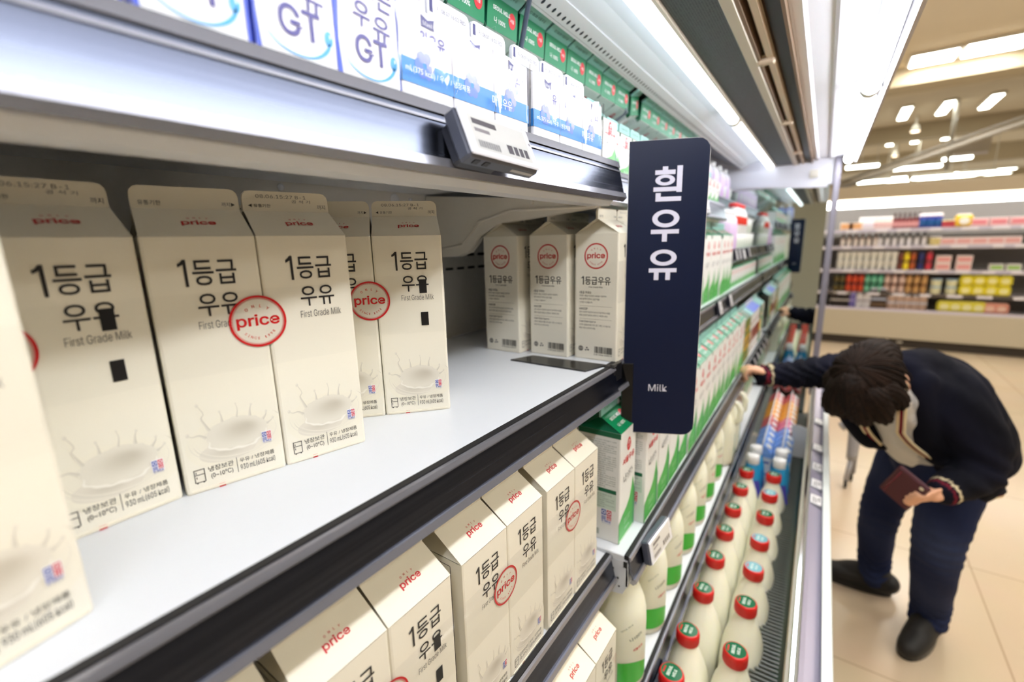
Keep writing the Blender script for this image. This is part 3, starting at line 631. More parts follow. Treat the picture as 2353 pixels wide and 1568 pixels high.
def cream_carton(dated):
    b, g = carton_shell(W_, D_, H_, RI, FI, CREAM, CREAMT, CREAMT, botcol=C(238, 233, 218))
    P = planes(W_, D_, H_, RI, FI)
    for side in ('front', 'back'):
        f = P[side]
        n0 = len(b.v); splash(b, W_ * .55, H_ * .215, W_ * .92, f)
        for i in range(n0, len(b.v)): v = b.v[i]; b.v[i] = (max(-W_ * .488, min(W_ * .488, v[0])), v[1], max(.004, v[2]))     # the print stops at the carton's edge
        b.text('등급', W_ * .578, H_ * .866, f, INK, w=W_ * .395, h=H_ * .094, lay=4, bold=0.006)
        numeral(b, W_ * .338, H_ * .817, H_ * .100, W_ * .027, f, 4)
        b.text('우유', W_ * .578, H_ * .744, f, INK, w=W_ * .390, h=H_ * .086, lay=4, bold=0.006)
        b.text('First Grade Milk', W_ * .600, H_ * .668, f, C(70, 66, 62), w=W_ * .475, h=H_ * .030, lay=4, bold=-0.006)
        kmilk(b, W_ * .83, H_ * .163, W_ * .10, f, 5)
        b.ring(W_ * .155, H_ * .078, 0, 0.00001, f, INK, 4, n=3)
        x0, y0, x1, y1 = W_ * .09, H_ * .045, W_ * .19, H_ * .10
        for (a, c, d, e) in ((x0, y0, x1, y0 + .0005), (x0, y1 - .0005, x1, y1), (x0, y0, x0 + .0005, y1), (x1 - .0005, y0, x1, y1), (x0, H_ * .077, x1, H_ * .077 + .0005), (x0 + .0012, H_ * .082, x0 + .0017, H_ * .090), (x0 + .0012, H_ * .062, x0 + .0017, H_ * .071), (x0 + .001, y0 - .0007, x0 + .002, y0), (x1 - .002, y0 - .0007, x1 - .001, y0)):
            b.rect(a, c, d, e, f, INK, 4)
        b.text('냉장보관', W_ * .345, H_ * .090, f, INK, w=W_ * .24, lay=4); b.text('(0~10℃)', W_ * .345, H_ * .058, f, INK, w=W_ * .21, h=H_ * .026, lay=4)
        b.rect(W_ * .495, H_ * .042, W_ * .5, H_ * .108, f, INK, 4)
        b.text('우유 / 냉장제품', W_ * .705, H_ * .090, f, INK, w=W_ * .36, lay=4); b.text('930 mL(605 kcal)', W_ * .705, H_ * .058, f, INK, w=W_ * .36, h=H_ * .028, lay=4)
        b.rect(W_ * .30, 0.0003, W_ * .36, 0.0032, f, C(200, 36, 30), 4)
    # one side carries the round mark and small print, the other the nutrition table
    for side in ('left',):
        f = P[side]
        round_logo(b, W_ * .5, H_ * .83, W_ * .27, f, 3)
        b.text('등급우유', W_ * .545, H_ * .638, f, INK, w=W_ * .59, h=H_ * .062, lay=3, bold=0.008); numeral(b, W_ * .222, H_ * .607, H_ * .066, W_ * .022, f, 3)
        b.text('First Grade Milk', W_ * .5, H_ * .590, f, GREY, w=W_ * .32, lay=3)
        y = .545
        for s_, sz, bd in (('1등급 우유는', .020, .01), ('깐깐한 1등급 국산원유 100%를 사용하여,', .0145, 0), ('우유 본연의 진하고 깊은 맛을', .0145, 0), ('느끼실 수 있습니다.', .0145, 0), (None, 0, 0), ('HACCP', .018, .01), ('원유 수유부터 포장까지 HACCP 인증 체계시스템을', .0145, 0), ('통해 건강한 원유로 안전하고 깨끗한 원유', .0145, 0), (None, 0, 0), ('Cold Chain System', .018, .01), ('최적의 품질유지를 위한 콜드 체인 시스템으로', .0145, 0), ('매일 아침 신선하게 배송', .0145, 0)):
            if s_ is None: b.rect(W_ * .12, H_ * (y - .004), W_ * .88, H_ * (y - .002), f, C(170, 164, 150), 3); y -= .026; continue
            b.text(s_, 0, H_ * y, f, C(74, 70, 66), h=H_ * sz, left=W_ * .12, lay=3, bold=bd, sx=.78 if len(s_) > 24 else .9); y -= .0262
        b.disc(W_ * .16, H_ * .085, W_ * .06, W_ * .06, f, C(120, 116, 110), 3); b.text('HACCP', W_ * .16, H_ * .085, f, CREAM, w=W_ * .10, lay=4)
        for k in range(3):
            a = R(90 + 120 * k); x_, y_ = W_ * .31 + W_ * .035 * math.cos(a), H_ * .082 + W_ * .035 * math.sin(a)
            b.text('▶', x_, y_, f, INK, h=W_ * .045, lay=3, rot=a + R(-60)); b.rect(x_ - W_ * .02, y_ - W_ * .006, x_ + W_ * .02, y_ + W_ * .006, f, INK, 3)
        rnd = random.Random(9); x = W_ * .49
        while x < W_ * .90:
            q = rnd.choice((.0004, .0006, .0010)); b.rect(x, H_ * .058, x + q, H_ * .112, f, INK, 3); x += q + rnd.choice((.0004, .0006, .0009))
        b.text('8 801844 108079', W_ * .69, H_ * .046, f, INK, w=W_ * .42, lay=3)
    f = P['slope']; L = math.hypot(D_ / 2, RI)
    price_logo(g, W_ * .54, L * .46, W_ * .31, f)
    f = P['fin']
    if dated:
        g.text('08.06.15:27 B-1', W_ * .44, FI * .74, f, C(70, 66, 60), w=W_ * .56, h=FI * .17, lay=2, bold=-0.004); g.text('공 석 기', W_ * .66, FI * .52, f, C(70, 66, 60), w=W_ * .22, h=FI * .16, lay=2, bold=-0.004)
        g.text('◀ 유통기한', W_ * .19, FI * .26, f, C(70, 66, 60), w=W_ * .24, h=FI * .17, lay=2); g.text('까지', W_ * .90, FI * .26, f, C(70, 66, 60), w=W_ * .10, lay=2)
    else:
        g.text('유통기한', W_ * .17, FI * .26, f, C(70, 66, 60), w=W_ * .19, lay=2); g.text('까지▶', W_ * .88, FI * .26, f, C(70, 66, 60), w=W_ * .13, lay=2)
    return b.mesh('milk_carton', PAPER), g.mesh('gable_top', PAPER)
CART = [cream_carton(False), cream_carton(True)]
def table_side(b):             # the nutrition table printed on the other side
    f = planes(W_, D_, H_, RI, FI)['left']
    b.rect(0, 0, W_, H_, f, CREAM, 6)
    x0, x1, y0, y1 = W_ * .08, W_ * .80, H_ * .06, H_ * .97
    for yy in (y0, y1, H_ * .80, H_ * .70, H_ * .60, H_ * .55, H_ * .36, H_ * .30): b.rect(x0, yy - .00035, x1, yy + .00035, f, INK, 7)
    for xx in (x0, x1): b.rect(xx - .00035, y0, xx + .00035, y1, f, INK, 7)
    for (s_, y) in (('전국', .93), ('음성군', .90), ('매일유업(주) /', .84), ('B1', .82), ('우유,', .66), ('영양정보', .33), ('나트륨', .26), ('탄수화물', .22), ('당류', .18), ('지방', .14), ('단백질', .10)):
        b.text(s_, 0, H_ * y, f, INK, h=H_ * .016, left=W_ * .50, lay=7)
    b.rect(x0, H_ * .565, x1, H_ * .60, f, INK, 7); b.text('원유 국산', W_ * .6, H_ * .582, f, CREAM, h=H_ * .016, lay=8)
    b.rect(x0, H_ * .30, x1, H_ * .335, f, INK, 7)
def twin(marks=False, table=False):
    t = thing('milk_twin_pack', 'cream twin pack', 'milk carton')
    for k in (0, 1):
        o = bpy.data.objects.new('milk_carton', CART[k][0]); COL.objects.link(o); o.parent = t; o.location = ((k - 0.5) * (W_ + 0.0006), 0, 0)
        g = bpy.data.objects.new('gable_top', CART[k][1]); COL.objects.link(g); g.parent = o
        if table and k == 0:
            b = MB(); table_side(b); q = b.build('side_label', PAPER, o)
    b = MB(); e = 0.0004; W2 = W_ + 0.0003 + e; y0 = -D_ / 2 - e; y1 = D_ / 2 + e; z0, z1 = H_ * .47, H_ * .79
    b.add([(x, y, z) for z in (z0, z1) for x, y in ((-W2, y0), (W2, y0), (W2, y1), (-W2, y1))], [(0, 1, 5, 4), (1, 2, 6, 5), (2, 3, 7, 6), (3, 0, 4, 7)], C(250, 248, 240))
    f = frame((-W2, y0 - .0001, 0), (1, 0, 0), (0, 0, 1))
    if marks:
        b.rect(W2 * 2 - W_ * .375, H_ * .690, W2 * 2 - W_ * .265, H_ * .765, f, C(18, 17, 17), 2, mi=1); b.rect(W2 * 2 - W_ * .375, H_ * .510, W2 * 2 - W_ * .265, H_ * .585, f, C(18, 17, 17), 2, mi=1)
    band = b.build('wrap_band', [FILM, PAPER], t)
    s = MB(); r = W_ * .288; cx, cy = W2 - .0062, H_ * .660
    s.disc(cx, cy, r * .93, r * .93, f, C(244, 238, 220), 3, n=48, mi=1)
    round_logo(s, cx, cy, r, f, 5, ticks=True)
    s.build('round_seal', [PAPER, SEALF], band)
    return Kind(t)
SEALF = bpy.data.materials.new('milky_seal_film'); SEALF.use_nodes = True
_p = SEALF.node_tree.nodes['Principled BSDF']; _p.inputs['Base Color'].default_value = (*C(244, 238, 222), 1); _p.inputs['Alpha'].default_value = 0.62; _p.inputs['Roughness'].default_value = 0.3
PLAIN, MARKED, TABLE, TABMARK = twin(), twin(marks=True), twin(table=True), twin(marks=True, table=True)

def place_twin(kind, fx, fy, ang, z, label, group):
    """fx, fy: middle of the front foot edge; ang: degrees the front turns towards the camera"""
    rz = R(90 - ang); iv = (-math.sin(rz), math.cos(rz))
    kind.place((fx + iv[0] * D_ / 2, fy + iv[1] * D_ / 2, z), rz, label, group)
ZM, ZL, ZB = -0.182, -0.480, -0.757
G1, G2, G3, G4 = 'cream twin packs on the middle shelf', 'cream twin packs beside the blue sign', 'cream twin packs on the third shelf', 'cream twin packs on the lowest shelf'
place_twin(PLAIN, -0.281, -0.031, -14, ZM, 'nearest cream twin pack, blurred, cut off by the left edge on the middle shelf', G1)
place_twin(MARKED, -0.386, 0.038, 0, ZM, 'cream twin pack with two black marks directly behind the blurred nearest pack', G1)
place_twin(PLAIN, -0.3675, 0.179, 13.4, ZM, 'sharp cream twin pack with a red round seal in the centre of the middle shelf', G1)
place_twin(MARKED, -0.389, 0.303, 41.6, ZM, 'cream twin pack with black marks turned towards the camera, ending the middle shelf row', G1)
place_twin(PLAIN, -0.500, 0.058, 0, ZM, 'cream twin pack hidden in the second row behind the first black-marked pack', G1)
place_twin(PLAIN, -0.500, 0.222, 4, ZM, 'cream twin pack hidden in the second row behind the sharp sealed pack', G1)
for i, (fx, y0) in enumerate([(-0.4215, 0.611), (-0.339, 0.626), (-0.2605, 0.634)]):
    place_twin(PLAIN, fx, y0 + 0.0715, 0, ZM + .0005, ('rearmost of the three cream packs standing side-on behind the blue sign', 'middle of the three cream packs standing side-on behind the blue sign', 'frontmost of the three cream packs standing side-on behind the blue sign')[i], G2)
for i, y in enumerate([-0.116, 0.031, 0.182, 0.337, 0.487]):
    fx = -0.2555 + 0.0008 * i
    place_twin(TABMARK if i == 2 else TABLE, fx, y, 0, ZL, ('cream twin pack at the left end of the third shelf', 'cream twin pack second from the left on the third shelf', 'cream twin pack with black marks on the third shelf', 'cream twin pack with red seal in the middle of the third shelf', 'cream twin pack on the third shelf right beside the green cartons')[i], G3)
for i, y in enumerate([0.330, 0.478]):
    place_twin(PLAIN, -0.214, y, 0, ZB, ('cream twin pack second from the milky bottles on the lowest shelf', 'cream twin pack on the lowest shelf right beside the milky bottles')[i], G4)
for i, y in enumerate([0.188, 0.336, 0.482]):
    place_twin(PLAIN, -0.335, y, 0, ZL, '%s cream twin pack from the left in the hidden second row of the third shelf' % ORD[i], G3)

# ------------------------------------------------------------------ the dark blue milk sign
NAVY = C(13, 23, 50)
def sign(pos, ang, k, label):
    t = thing('shelf_sign', label, 'sign', pos, ang)
    w_, z0, z1, q = 0.1090, -0.302, 0.136, 0.0175
    o = [(0, z0), (w_ - q, z0)] + [(w_ - q + q * math.sin(R(a)), z0 + q - q * math.cos(R(a))) for a in (22, 45, 68)] + [(w_, z0 + q), (w_, z1 - q)] + [(w_ - q + q * math.cos(R(a)), z1 - q + q * math.sin(R(a))) for a in (22, 45, 68)] + [(w_ - q, z1), (0, z1)]
    b = MB(); b.prism(o, -0.0012, 0.0012, C(238, 236, 232))
    hh = z1 - z0
    for f, fl in ((frame((0, -0.0013, z1), (1, 0, 0), (0, 0, 1)), 1), (frame((0, 0.0013, z1), (-1, 0, 0), (0, 0, 1)), -1)):
        inset = [(fl * max(0.0004, min(w_ - .0005, x)), min(-.0004, max(z - z1, z0 - z1 + .0004))) for x, z in o]
        b.poly(inset if fl > 0 else inset[::-1], f, NAVY, 1)
        cx = fl * w_ * .485; WL = C(226, 224, 240); u = w_ / 655.0          # the three syllables, drawn stroke by stroke
        X = lambda q: cx + (q - 545) * u; Y = lambda q: -(q - 318) * u * .985 - hh * .082
        def bar(x0, y0, x1, y1, sl=0.0): b.poly([(X(x0), Y(y1)), (X(x1), Y(y1)), (X(x1), Y(y0)), (X(x0), Y(y0))], f, WL, 3)
        def oval(x, y, rx, ry, tx, ty):
            V = []
            for i in range(41):
                a = 2 * math.pi * i / 40; V += [(X(x + (rx - tx) * math.cos(a)), Y(y) + (ry - ty) * u * math.sin(a), LAY * 3), (X(x + rx * math.cos(a)), Y(y) + ry * u * math.sin(a), LAY * 3)]
            b.add(V, [(2 * i, 2 * i + 1, 2 * i + 3, 2 * i + 2) for i in range(40)], WL, f)
        bar(508, 318, 552, 348); bar(448, 347, 612, 384); oval(531, 430, 80, 44, 40, 25); bar(438, 487, 632, 523); bar(626, 316, 670, 532); bar(458, 536, 500, 606); bar(500, 568, 668, 606)
        oval(550, 752, 112, 74, 44, 32); bar(430, 845, 664, 882); bar(525, 882, 567, 950)
        oval(545, 1090, 111, 70, 44, 32); bar(425, 1184, 660, 1220); bar(470, 1220, 510, 1288); bar(568, 1220, 608, 1288)
        b.text('Milk', cx, -hh * .826, f, C(226, 224, 236), w=w_ * .255, lay=3)
    b.build('sign_board', PRINT, t)
    b = MB(); b.box((0.007, 0.0, -0.245), (0.017, 0.0062, 0.115), C(14, 14, 15), b=0.0012); b.box((-0.012, 0.001, -0.2085), (0.030, 0.004, 0.030), C(14, 14, 15), b=0.001)
    b.build('clamp', PLAST, t)
    return t
sg = sign((-0.259, 0.660, 0), R(24.4), 0, 'large dark navy sign with white lettering clamped upright to the middle shelf')
t = thing('sign_base', 'thin black metal foot plate of the sign, lying on the middle shelf', 'plate', (-0.33, 0.592, ZM))
b = MB(); b.slab([(-0.078, -0.026), (0.052, -0.026), (0.066, 0.020), (-0.062, 0.014)], 0, 0.0022, C(20, 20, 21)); b.build('foot_plate', PLAST, t)
b = MB(); b.box((0.072, 0.016, 0.001), (0.016, 0.012, 0.002), C(20, 20, 21)); b.box((0.0745, 0.030, -0.010), (0.008, 0.030, 0.026), C(20, 20, 21), b=0.001); b.build('clip', PLAST, t)

# ------------------------------------------------------------------ electronic price displays
def etag(x, y, z, rz, tilt, label, roll=0.0, lines=True):
    t = thing('price_display', label, 'price tag', (x, y, z), rz); t.rotation_euler = (roll, tilt, rz)
    w_, h_ = 0.092, 0.040
    b = MB(); b.box((-0.0065, 0, 0), (0.013, w_, h_), C(86, 90, 104), b=0.0022); b.box((-0.017, -w_ * .2, 0), (0.012, w_ * .5, h_ * .8), C(36, 36, 42), b=0.002)
    pl = frame((0, -w_ / 2 + .004, -h_ / 2 - .0001), (0, 1, 0), (-1, 0, 0))
    for q in (.012, .024): b.box((-0.006, -w_ / 2 + q, -h_ / 2 - .0002), (0.005, 0.006, 0.0006), C(40, 40, 44))
    for i in range(22): b.box((-0.006, w_ * .12 + i * .0014, -h_ / 2 - .0002), (0.003, 0.0006 + .0003 * (i % 2), 0.0004), C(225, 225, 228))
    b.build('display_case', PLAST, t)
    b = MB(); b.box((0.0010, 0, 0), (0.002, w_ - .002, h_ - .002), C(226, 228, 236), b=0.0012); f = frame((0.0021, -w_ / 2, -h_ / 2), (0, 1, 0), (0, 0, 1))
    b.rect(w_ * .10, h_ * .14, w_ * .90, h_ * .88, f, C(214, 214, 212), 1)
    for x0, x1, y0, y1, g in ((.14, .46, .68, .80, 100), (.14, .34, .52, .60, 140), (.54, .62, .22, .42, 104), (.64, .70, .22, .42, 104), (.72, .78, .22, .42, 104), (.80, .86, .22, .42, 104)): b.rect(w_ * x0, h_ * y0, w_ * x1, h_ * y1, f, C(g, g - 2, g + 4), 2)
    for i in range(26): b.rect(w_ * (.14 + .011 * i), h_ * .19, w_ * (.14 + .011 * i + .004 + .003 * (i % 3 == 0)), h_ * .34, f, C(110, 108, 114), 2)
    b.disc(w_ * .945, h_ * .6, .0014, .0014, f, C(150, 150, 158), 2, n=12)
    b.build('screen', mat('glossy_screen', attr=True, rough=0.08, coat=1.0), t)
    return t
etag(-0.2325, 0.316, 0.080, R(0), R(-24), 'white electronic price display hung on the upper shelf rail', roll=R(-2))
etag(-0.196, 0.686, -0.492, R(-3), R(-12), 'white electronic price display at the near end of the green carton shelf')
etag(-0.180, 0.700, -0.800, R(0), R(-12), 'white electronic price display on the milky bottle rail, cut by the photo edge')

# ================================================================== other cartons and bottles in the cooler
GRN = C(0, 128, 78); LGRN = C(70, 178, 72); TEAL = C(150, 208, 200); WHT = C(240, 240, 236); DKG = C(24, 98, 66)
def cow_mark(b, x, y, s, f, lay=3):
    b.poly([(x + s * .5 * math.cos(a) * (1 if math.sin(a) < .2 else .8), y + s * .62 * math.sin(a)) for a in [i * math.pi / 10 for i in range(20)]], f, C(214, 34, 44), lay)
    b.ring(x, y + s * .16, s * .10, s * .2, f, C(245, 235, 235), lay + 1, n=14, a0=R(-60), a1=R(250)); b.text('SEOULMILK', x, y - s * .2, f, C(245, 235, 235), w=s * .7, lay=lay + 1)
def lines(b, f, x0, x1, y0, y1, n, col, seed, lay=3):
    rnd = random.Random(seed); T = ['원유100%(국산) 살균제품 냉장보관', '유통기한 : 상단표기일까지', '영양정보 총 내용량 1000mL', '부정 불량식품 신고는 국번없이 1399', '제조원 : 서울우유협동조합', '소비자상담실 080-021-5656', '탄수화물 10g 3% 당류 10g 10%', '나트륨 100mg 5% 칼슘 200mg 29%']
    h = (y1 - y0) / n
    for i in range(n):
        y = y1 - h * (i + .5)
        if i % 6 == 5: b.rect(x0, y, x1, y + h * .12, f, col, lay); continue
        b.text(T[rnd.randrange(len(T))], 0, y, f, col, w=(x1 - x0) * rnd.choice((1, 1, .93, .7)), h=h * .58, left=x0, lay=lay)
def green_carton(w_, h, rise, fin, full=True):
    b, g = carton_shell(w_, w_, h, rise, fin, WHT, GRN, TEAL, rcol=C(10, 104, 72))
    P = planes(w_, w_, h, rise, fin); f = P['front']
    cow_mark(b, w_ * .5, h * .855, w_ * .26, f)
    b.text('서울우유', w_ * .5, h * .73, f, C(214, 34, 44), w=w_ * .74, h=h * .062, lay=3, bold=0.025)
    b.text('나', w_ * .30, h * .565, f, C(40, 46, 44), w=w_ * .17, h=h * .085, lay=3, rot=R(8), bold=.01); b.text('100%', w_ * .60, h * .585, f, C(40, 46, 44), w=w_ * .36, h=h * .045, lay=3, rot=R(10)); b.text('나가 바라는 우유', w_ * .60, h * .545, f, GREY, w=w_ * .36, lay=3, rot=R(10))
    leaf = [(0, 0), (w_, 0), (w_, h * .47), (w_ * .93, h * .40), (w_ * .80, h * .345), (w_ * .64, h * .30)]
    b.poly([(0, 0), (w_, 0), (w_, h * .34), (w_ * .90, h * .42), (w_ * .84, h * .50), (w_ * .78, h * .42), (w_ * .66, h * .33), (w_ * .45, h * .27), (w_ * .2, h * .235), (0, h * .19)], f, LGRN, 2)
    b.poly([(w_ * .86, 0), (w_, 0), (w_, h * .34), (w_ * .9, h * .42), (w_ * .86, h * .30)], f, C(46, 150, 82), 2.5)
    b.text('1000 mL', w_ * .5, h * .08, f, C(235, 245, 235), w=w_ * .3, lay=3); b.text('목장의 신선함이', w_ * .5, h * .17, f, C(220, 240, 220), w=w_ * .4, lay=3); b.text('살아있는 우유', w_ * .5, h * .14, f, C(220, 240, 220), w=w_ * .36, lay=3)
    f = P['left']
    if full:
        b.rect(0, h * .955, w_, h, f, DKG, 2)
        lines(b, f, w_ * .10, w_ * .9, h * .50, h * .93, 22, C(92, 112, 98), 3)
        b.rect(w_ * .08, h * .455, w_ * .92, h * .49, f, DKG, 3); b.text('영양정보', w_ * .35, h * .472, f, WHT, w=w_ * .3, lay=4)
        b.rect(w_ * .08, h * .30, w_ * .92, h * .45, f, C(206, 222, 208), 3); lines(b, f, w_ * .12, w_ * .88, h * .31, h * .44, 7, C(92, 112, 98), 5, 4)
        kmilk(b, w_ * .70, h * .235, w_ * .26, f); b.disc(w_ * .22, h * .15, w_ * .08, w_ * .08, f, C(170, 200, 178), 3)
        for i in range(22): b.rect(w_ * (.10 + .02 * i), h * .045, w_ * (.10 + .02 * i + .006 + .006 * (i % 3 == 1)), h * .10, f, C(80, 110, 90), 3)
    else:
        b.rect(0, h * .94, w_, h, f, DKG, 2)
    f = P['slope']; L = math.hypot(w_ / 2, rise)
    g.text('SEOUL MILK', w_ * .46, L * .66, f, WHT, w=w_ * .56, lay=2, bold=.02); g.text('나 100%', w_ * .40, L * .32, f, WHT, w=w_ * .36, lay=2, bold=.01)
    g.disc(w_ * .80, L * .55, w_ * .12, L * .24, f, C(214, 34, 44), 2, n=18); g.text('서울', w_ * .80, L * .55, f, WHT, w=w_ * .13, lay=3)
    f = P['fin']; g.text('E2 08.08 서울우유', w_ * .5, fin * .5, f, C(60, 110, 100), w=w_ * .6, lay=2)
    t = thing('milk_carton', 'green and white carton', 'milk carton')
    o = b.build('carton_body', PAPER, t); g.build('gable_top', PAPER, t)
    return Kind(t)
GC = green_carton(0.070, 0.188, 0.0215, 0.019); GM = green_carton(0.053, 0.068, 0.016, 0.014, False)
HALF = math.pi / 2
def put(kind, fx, y, z, label, group, d=0.07, ang=0.0):      # front face at x = fx, facing the aisle
    x, y = bend(fx - d / 2, y)
    return kind.place((x, y, z), HALF + (YAW if y > PIV else 0) + R(ang), label, group)
rj = random.Random(21)
for i in range(16):
    put(GC, (-0.240 if i == 0 else -0.226) + rj.uniform(-.002, .002), 0.648 + i * 0.0765, -0.4745, ('first green and white carton at the near end of the third shelf, standing slightly back' if i == 0 else '%s green and white carton from the near end of the third shelf row' % ORD[i]), 'green cartons in front on the third shelf')
for i in range(10):
    put(GC, -0.305, 0.66 + i * 0.077, -0.4745, '%s green carton from the near end in the shadowed second row of the third shelf' % ORD[i], 'green cartons in the second row of the third shelf')
for i in range(13):
    put(GC, -0.278 + rj.uniform(-.002, .002), 0.82 + i * 0.0765, -0.1815, '%s green and white carton behind the blue sign on the second shelf' % ORD[i], 'green cartons on the second shelf beyond the sign')
for i in range(19):            # the slanted top row: added cartons in place of a tilted mirror's reflection
    y = 0.345 + i * 0.0745 + (.012 if i > 10 else 0); x, y = bend(-0.592, y)
    o = GC.place((x, y, 0.2227), 0, '%s green topped carton from the near end, standing in for a mirror image' % ORD[i], 'green topped cartons standing in for mirror images')
    o.rotation_euler = (Matrix.Rotation(R(62), 4, 'Y') @ Matrix.Rotation(HALF + (R(14) if i == 10 else 0), 4, 'Z')).to_euler()
t = thing('added_rack', 'added clear rack carrying the mirror image cartons under the light panel', 'rack', (0, PIV, 0)); t.rotation_euler = (0, 0, YAW)  # rack added only to carry the mirror image cartons
b = MB(); b.prism([(-0.5775, 0.1895), (-0.41, 0.2785), (-0.409, 0.2765), (-0.5765, 0.1875)], 0.30 - PIV, 1.78 - PIV); b.build('clear_panel', GLASS, t)
for q in (0.298 - PIV, 1.04 - PIV, 1.782 - PIV): b = MB(); b.prism([(-0.61, 0.165), (-0.575, 0.185), (-0.41, 0.2725), (-0.404, 0.285), (-0.402, 0.272), (-0.575, 0.175), (-0.61, 0.155)], q, q + .004, C(120, 126, 136)); b.build('added_rack_arm', PLAST, t)
for i in range(17):
    put(GM, -0.302 if i else -0.285, 0.652 + i * 0.056, 0.0985, '%s small green and white carton from the near end of the upper shelf front row' % ORD[i], 'small green cartons on the upper shelf', d=.053)
for i in range(8):
    put(GM, -0.302, 1.12 + i * 0.056, 0.172, '%s small green carton of the upper layer on the upper shelf beyond the sign' % ORD[i], 'stacked small green cartons on the upper shelf', d=.053) if False else None

# small white cartons with indigo letters (upper shelf, near end)
IND = C(66, 60, 140); SKY = C(80, 176, 236); BLU = C(64, 92, 214)
def gt_carton():
    w_, h, rise, fin = 0.052, 0.150, 0.018, 0.016
    b, g = carton_shell(w_, w_, h, rise, fin, C(244, 244, 246), C(244, 244, 246), C(244, 244, 246))
    P = planes(w_, w_, h, rise, fin); f = P['front']
    for s_, x, y, sz in (('맛', .24, .470, .24), ('있', .50, .455, .24), ('는', .77, .425, .24), ('우', .40, .330, .25), ('유', .70, .300, .27)):
        b.text(s_, w_ * x, h * y, f, IND, w=w_ * sz, h=h * .10, lay=3, bold=.012, rot=R(-4))
    b.text('GT', w_ * .52, h * .195, f, IND, w=w_ * .50, h=h * .110, lay=4, bold=.012)
    V = []
    for i in range(17):
        a = R(200 + i * 9); th = .012 + .050 * max(0, (i - 9) / 7) ** 1.5
        V.append((w_ * (.50 + .40 * math.cos(a)), h * .165 + w_ * .26 * math.sin(a), th * w_))
    b.add([(x, y, LAY * 3) for x, y, t in V] + [(x, y + t * 1.6, LAY * 3) for x, y, t in V], [(i, i + 1, 18 + i, 17 + i) for i in range(16)], SKY, f)
    b.disc(w_ * .87, h * .175, w_ * .055, w_ * .085, f, SKY, 3, n=18); b.disc(w_ * .890, h * .186, w_ * .014, w_ * .026, f, C(225, 240, 250), 4, n=10)
    b.text('대한민국 최고등급', w_ * .5, h * .045, f, C(120, 120, 130), w=w_ * .66, lay=3)
    for side in ('left', 'right'):
        f = P[side]
        b.rect(0, 0, w_, h, f, BLU, 1); b.rect(w_ * .12, h * .08, w_ * .88, h * .92, f, C(228, 230, 244), 2)
        lines(b, f, w_ * .18, w_ * .82, h * .14, h * .88, 14, C(110, 110, 190), 8)
        b.rect(w_ * .2, h * .09, w_ * .34, h * .16, f, C(200, 40, 50), 3)
    f = P['front']; b.rect(0, 0, w_ * .025, h, f, BLU, 2); b.rect(w_ * .965, 0, w_, h, f, BLU, 2)
    b.poly([(0, 0), (w_ * .07, 0), (w_ * .03, h * .2), (w_ * .08, h * .45), (w_ * .02, h * .62), (0, h * .7)], f, BLU, 3)
    t = thing('milk_carton', 'white carton with indigo letters', 'milk carton'); b.build('carton_body', PAPER, t); g.build('gable_top', PAPER, t)
    return Kind(t)
GT = gt_carton()
for i, y in enumerate([-0.10, -0.0445, 0.011, 0.0625, 0.118, 0.1725, 0.2235]):
    k = 6 - i
    put(GT, -0.270, y, 0.0985, 'blue smile carton on the upper shelf, %s to the left of the film-wrapped packs' % ORD[k], 'white cartons with a blue smile on the upper shelf', d=.052)
for i in range(5):
    put(GT, -0.335, -0.02 + i * 0.056, 0.0985, '%s white carton from the left in the second row behind the blue smile cartons' % ORD[i], 'second row behind the blue smile cartons', d=.052)
FLOW = C(150, 160, 226); BAND = C(44, 140, 224)
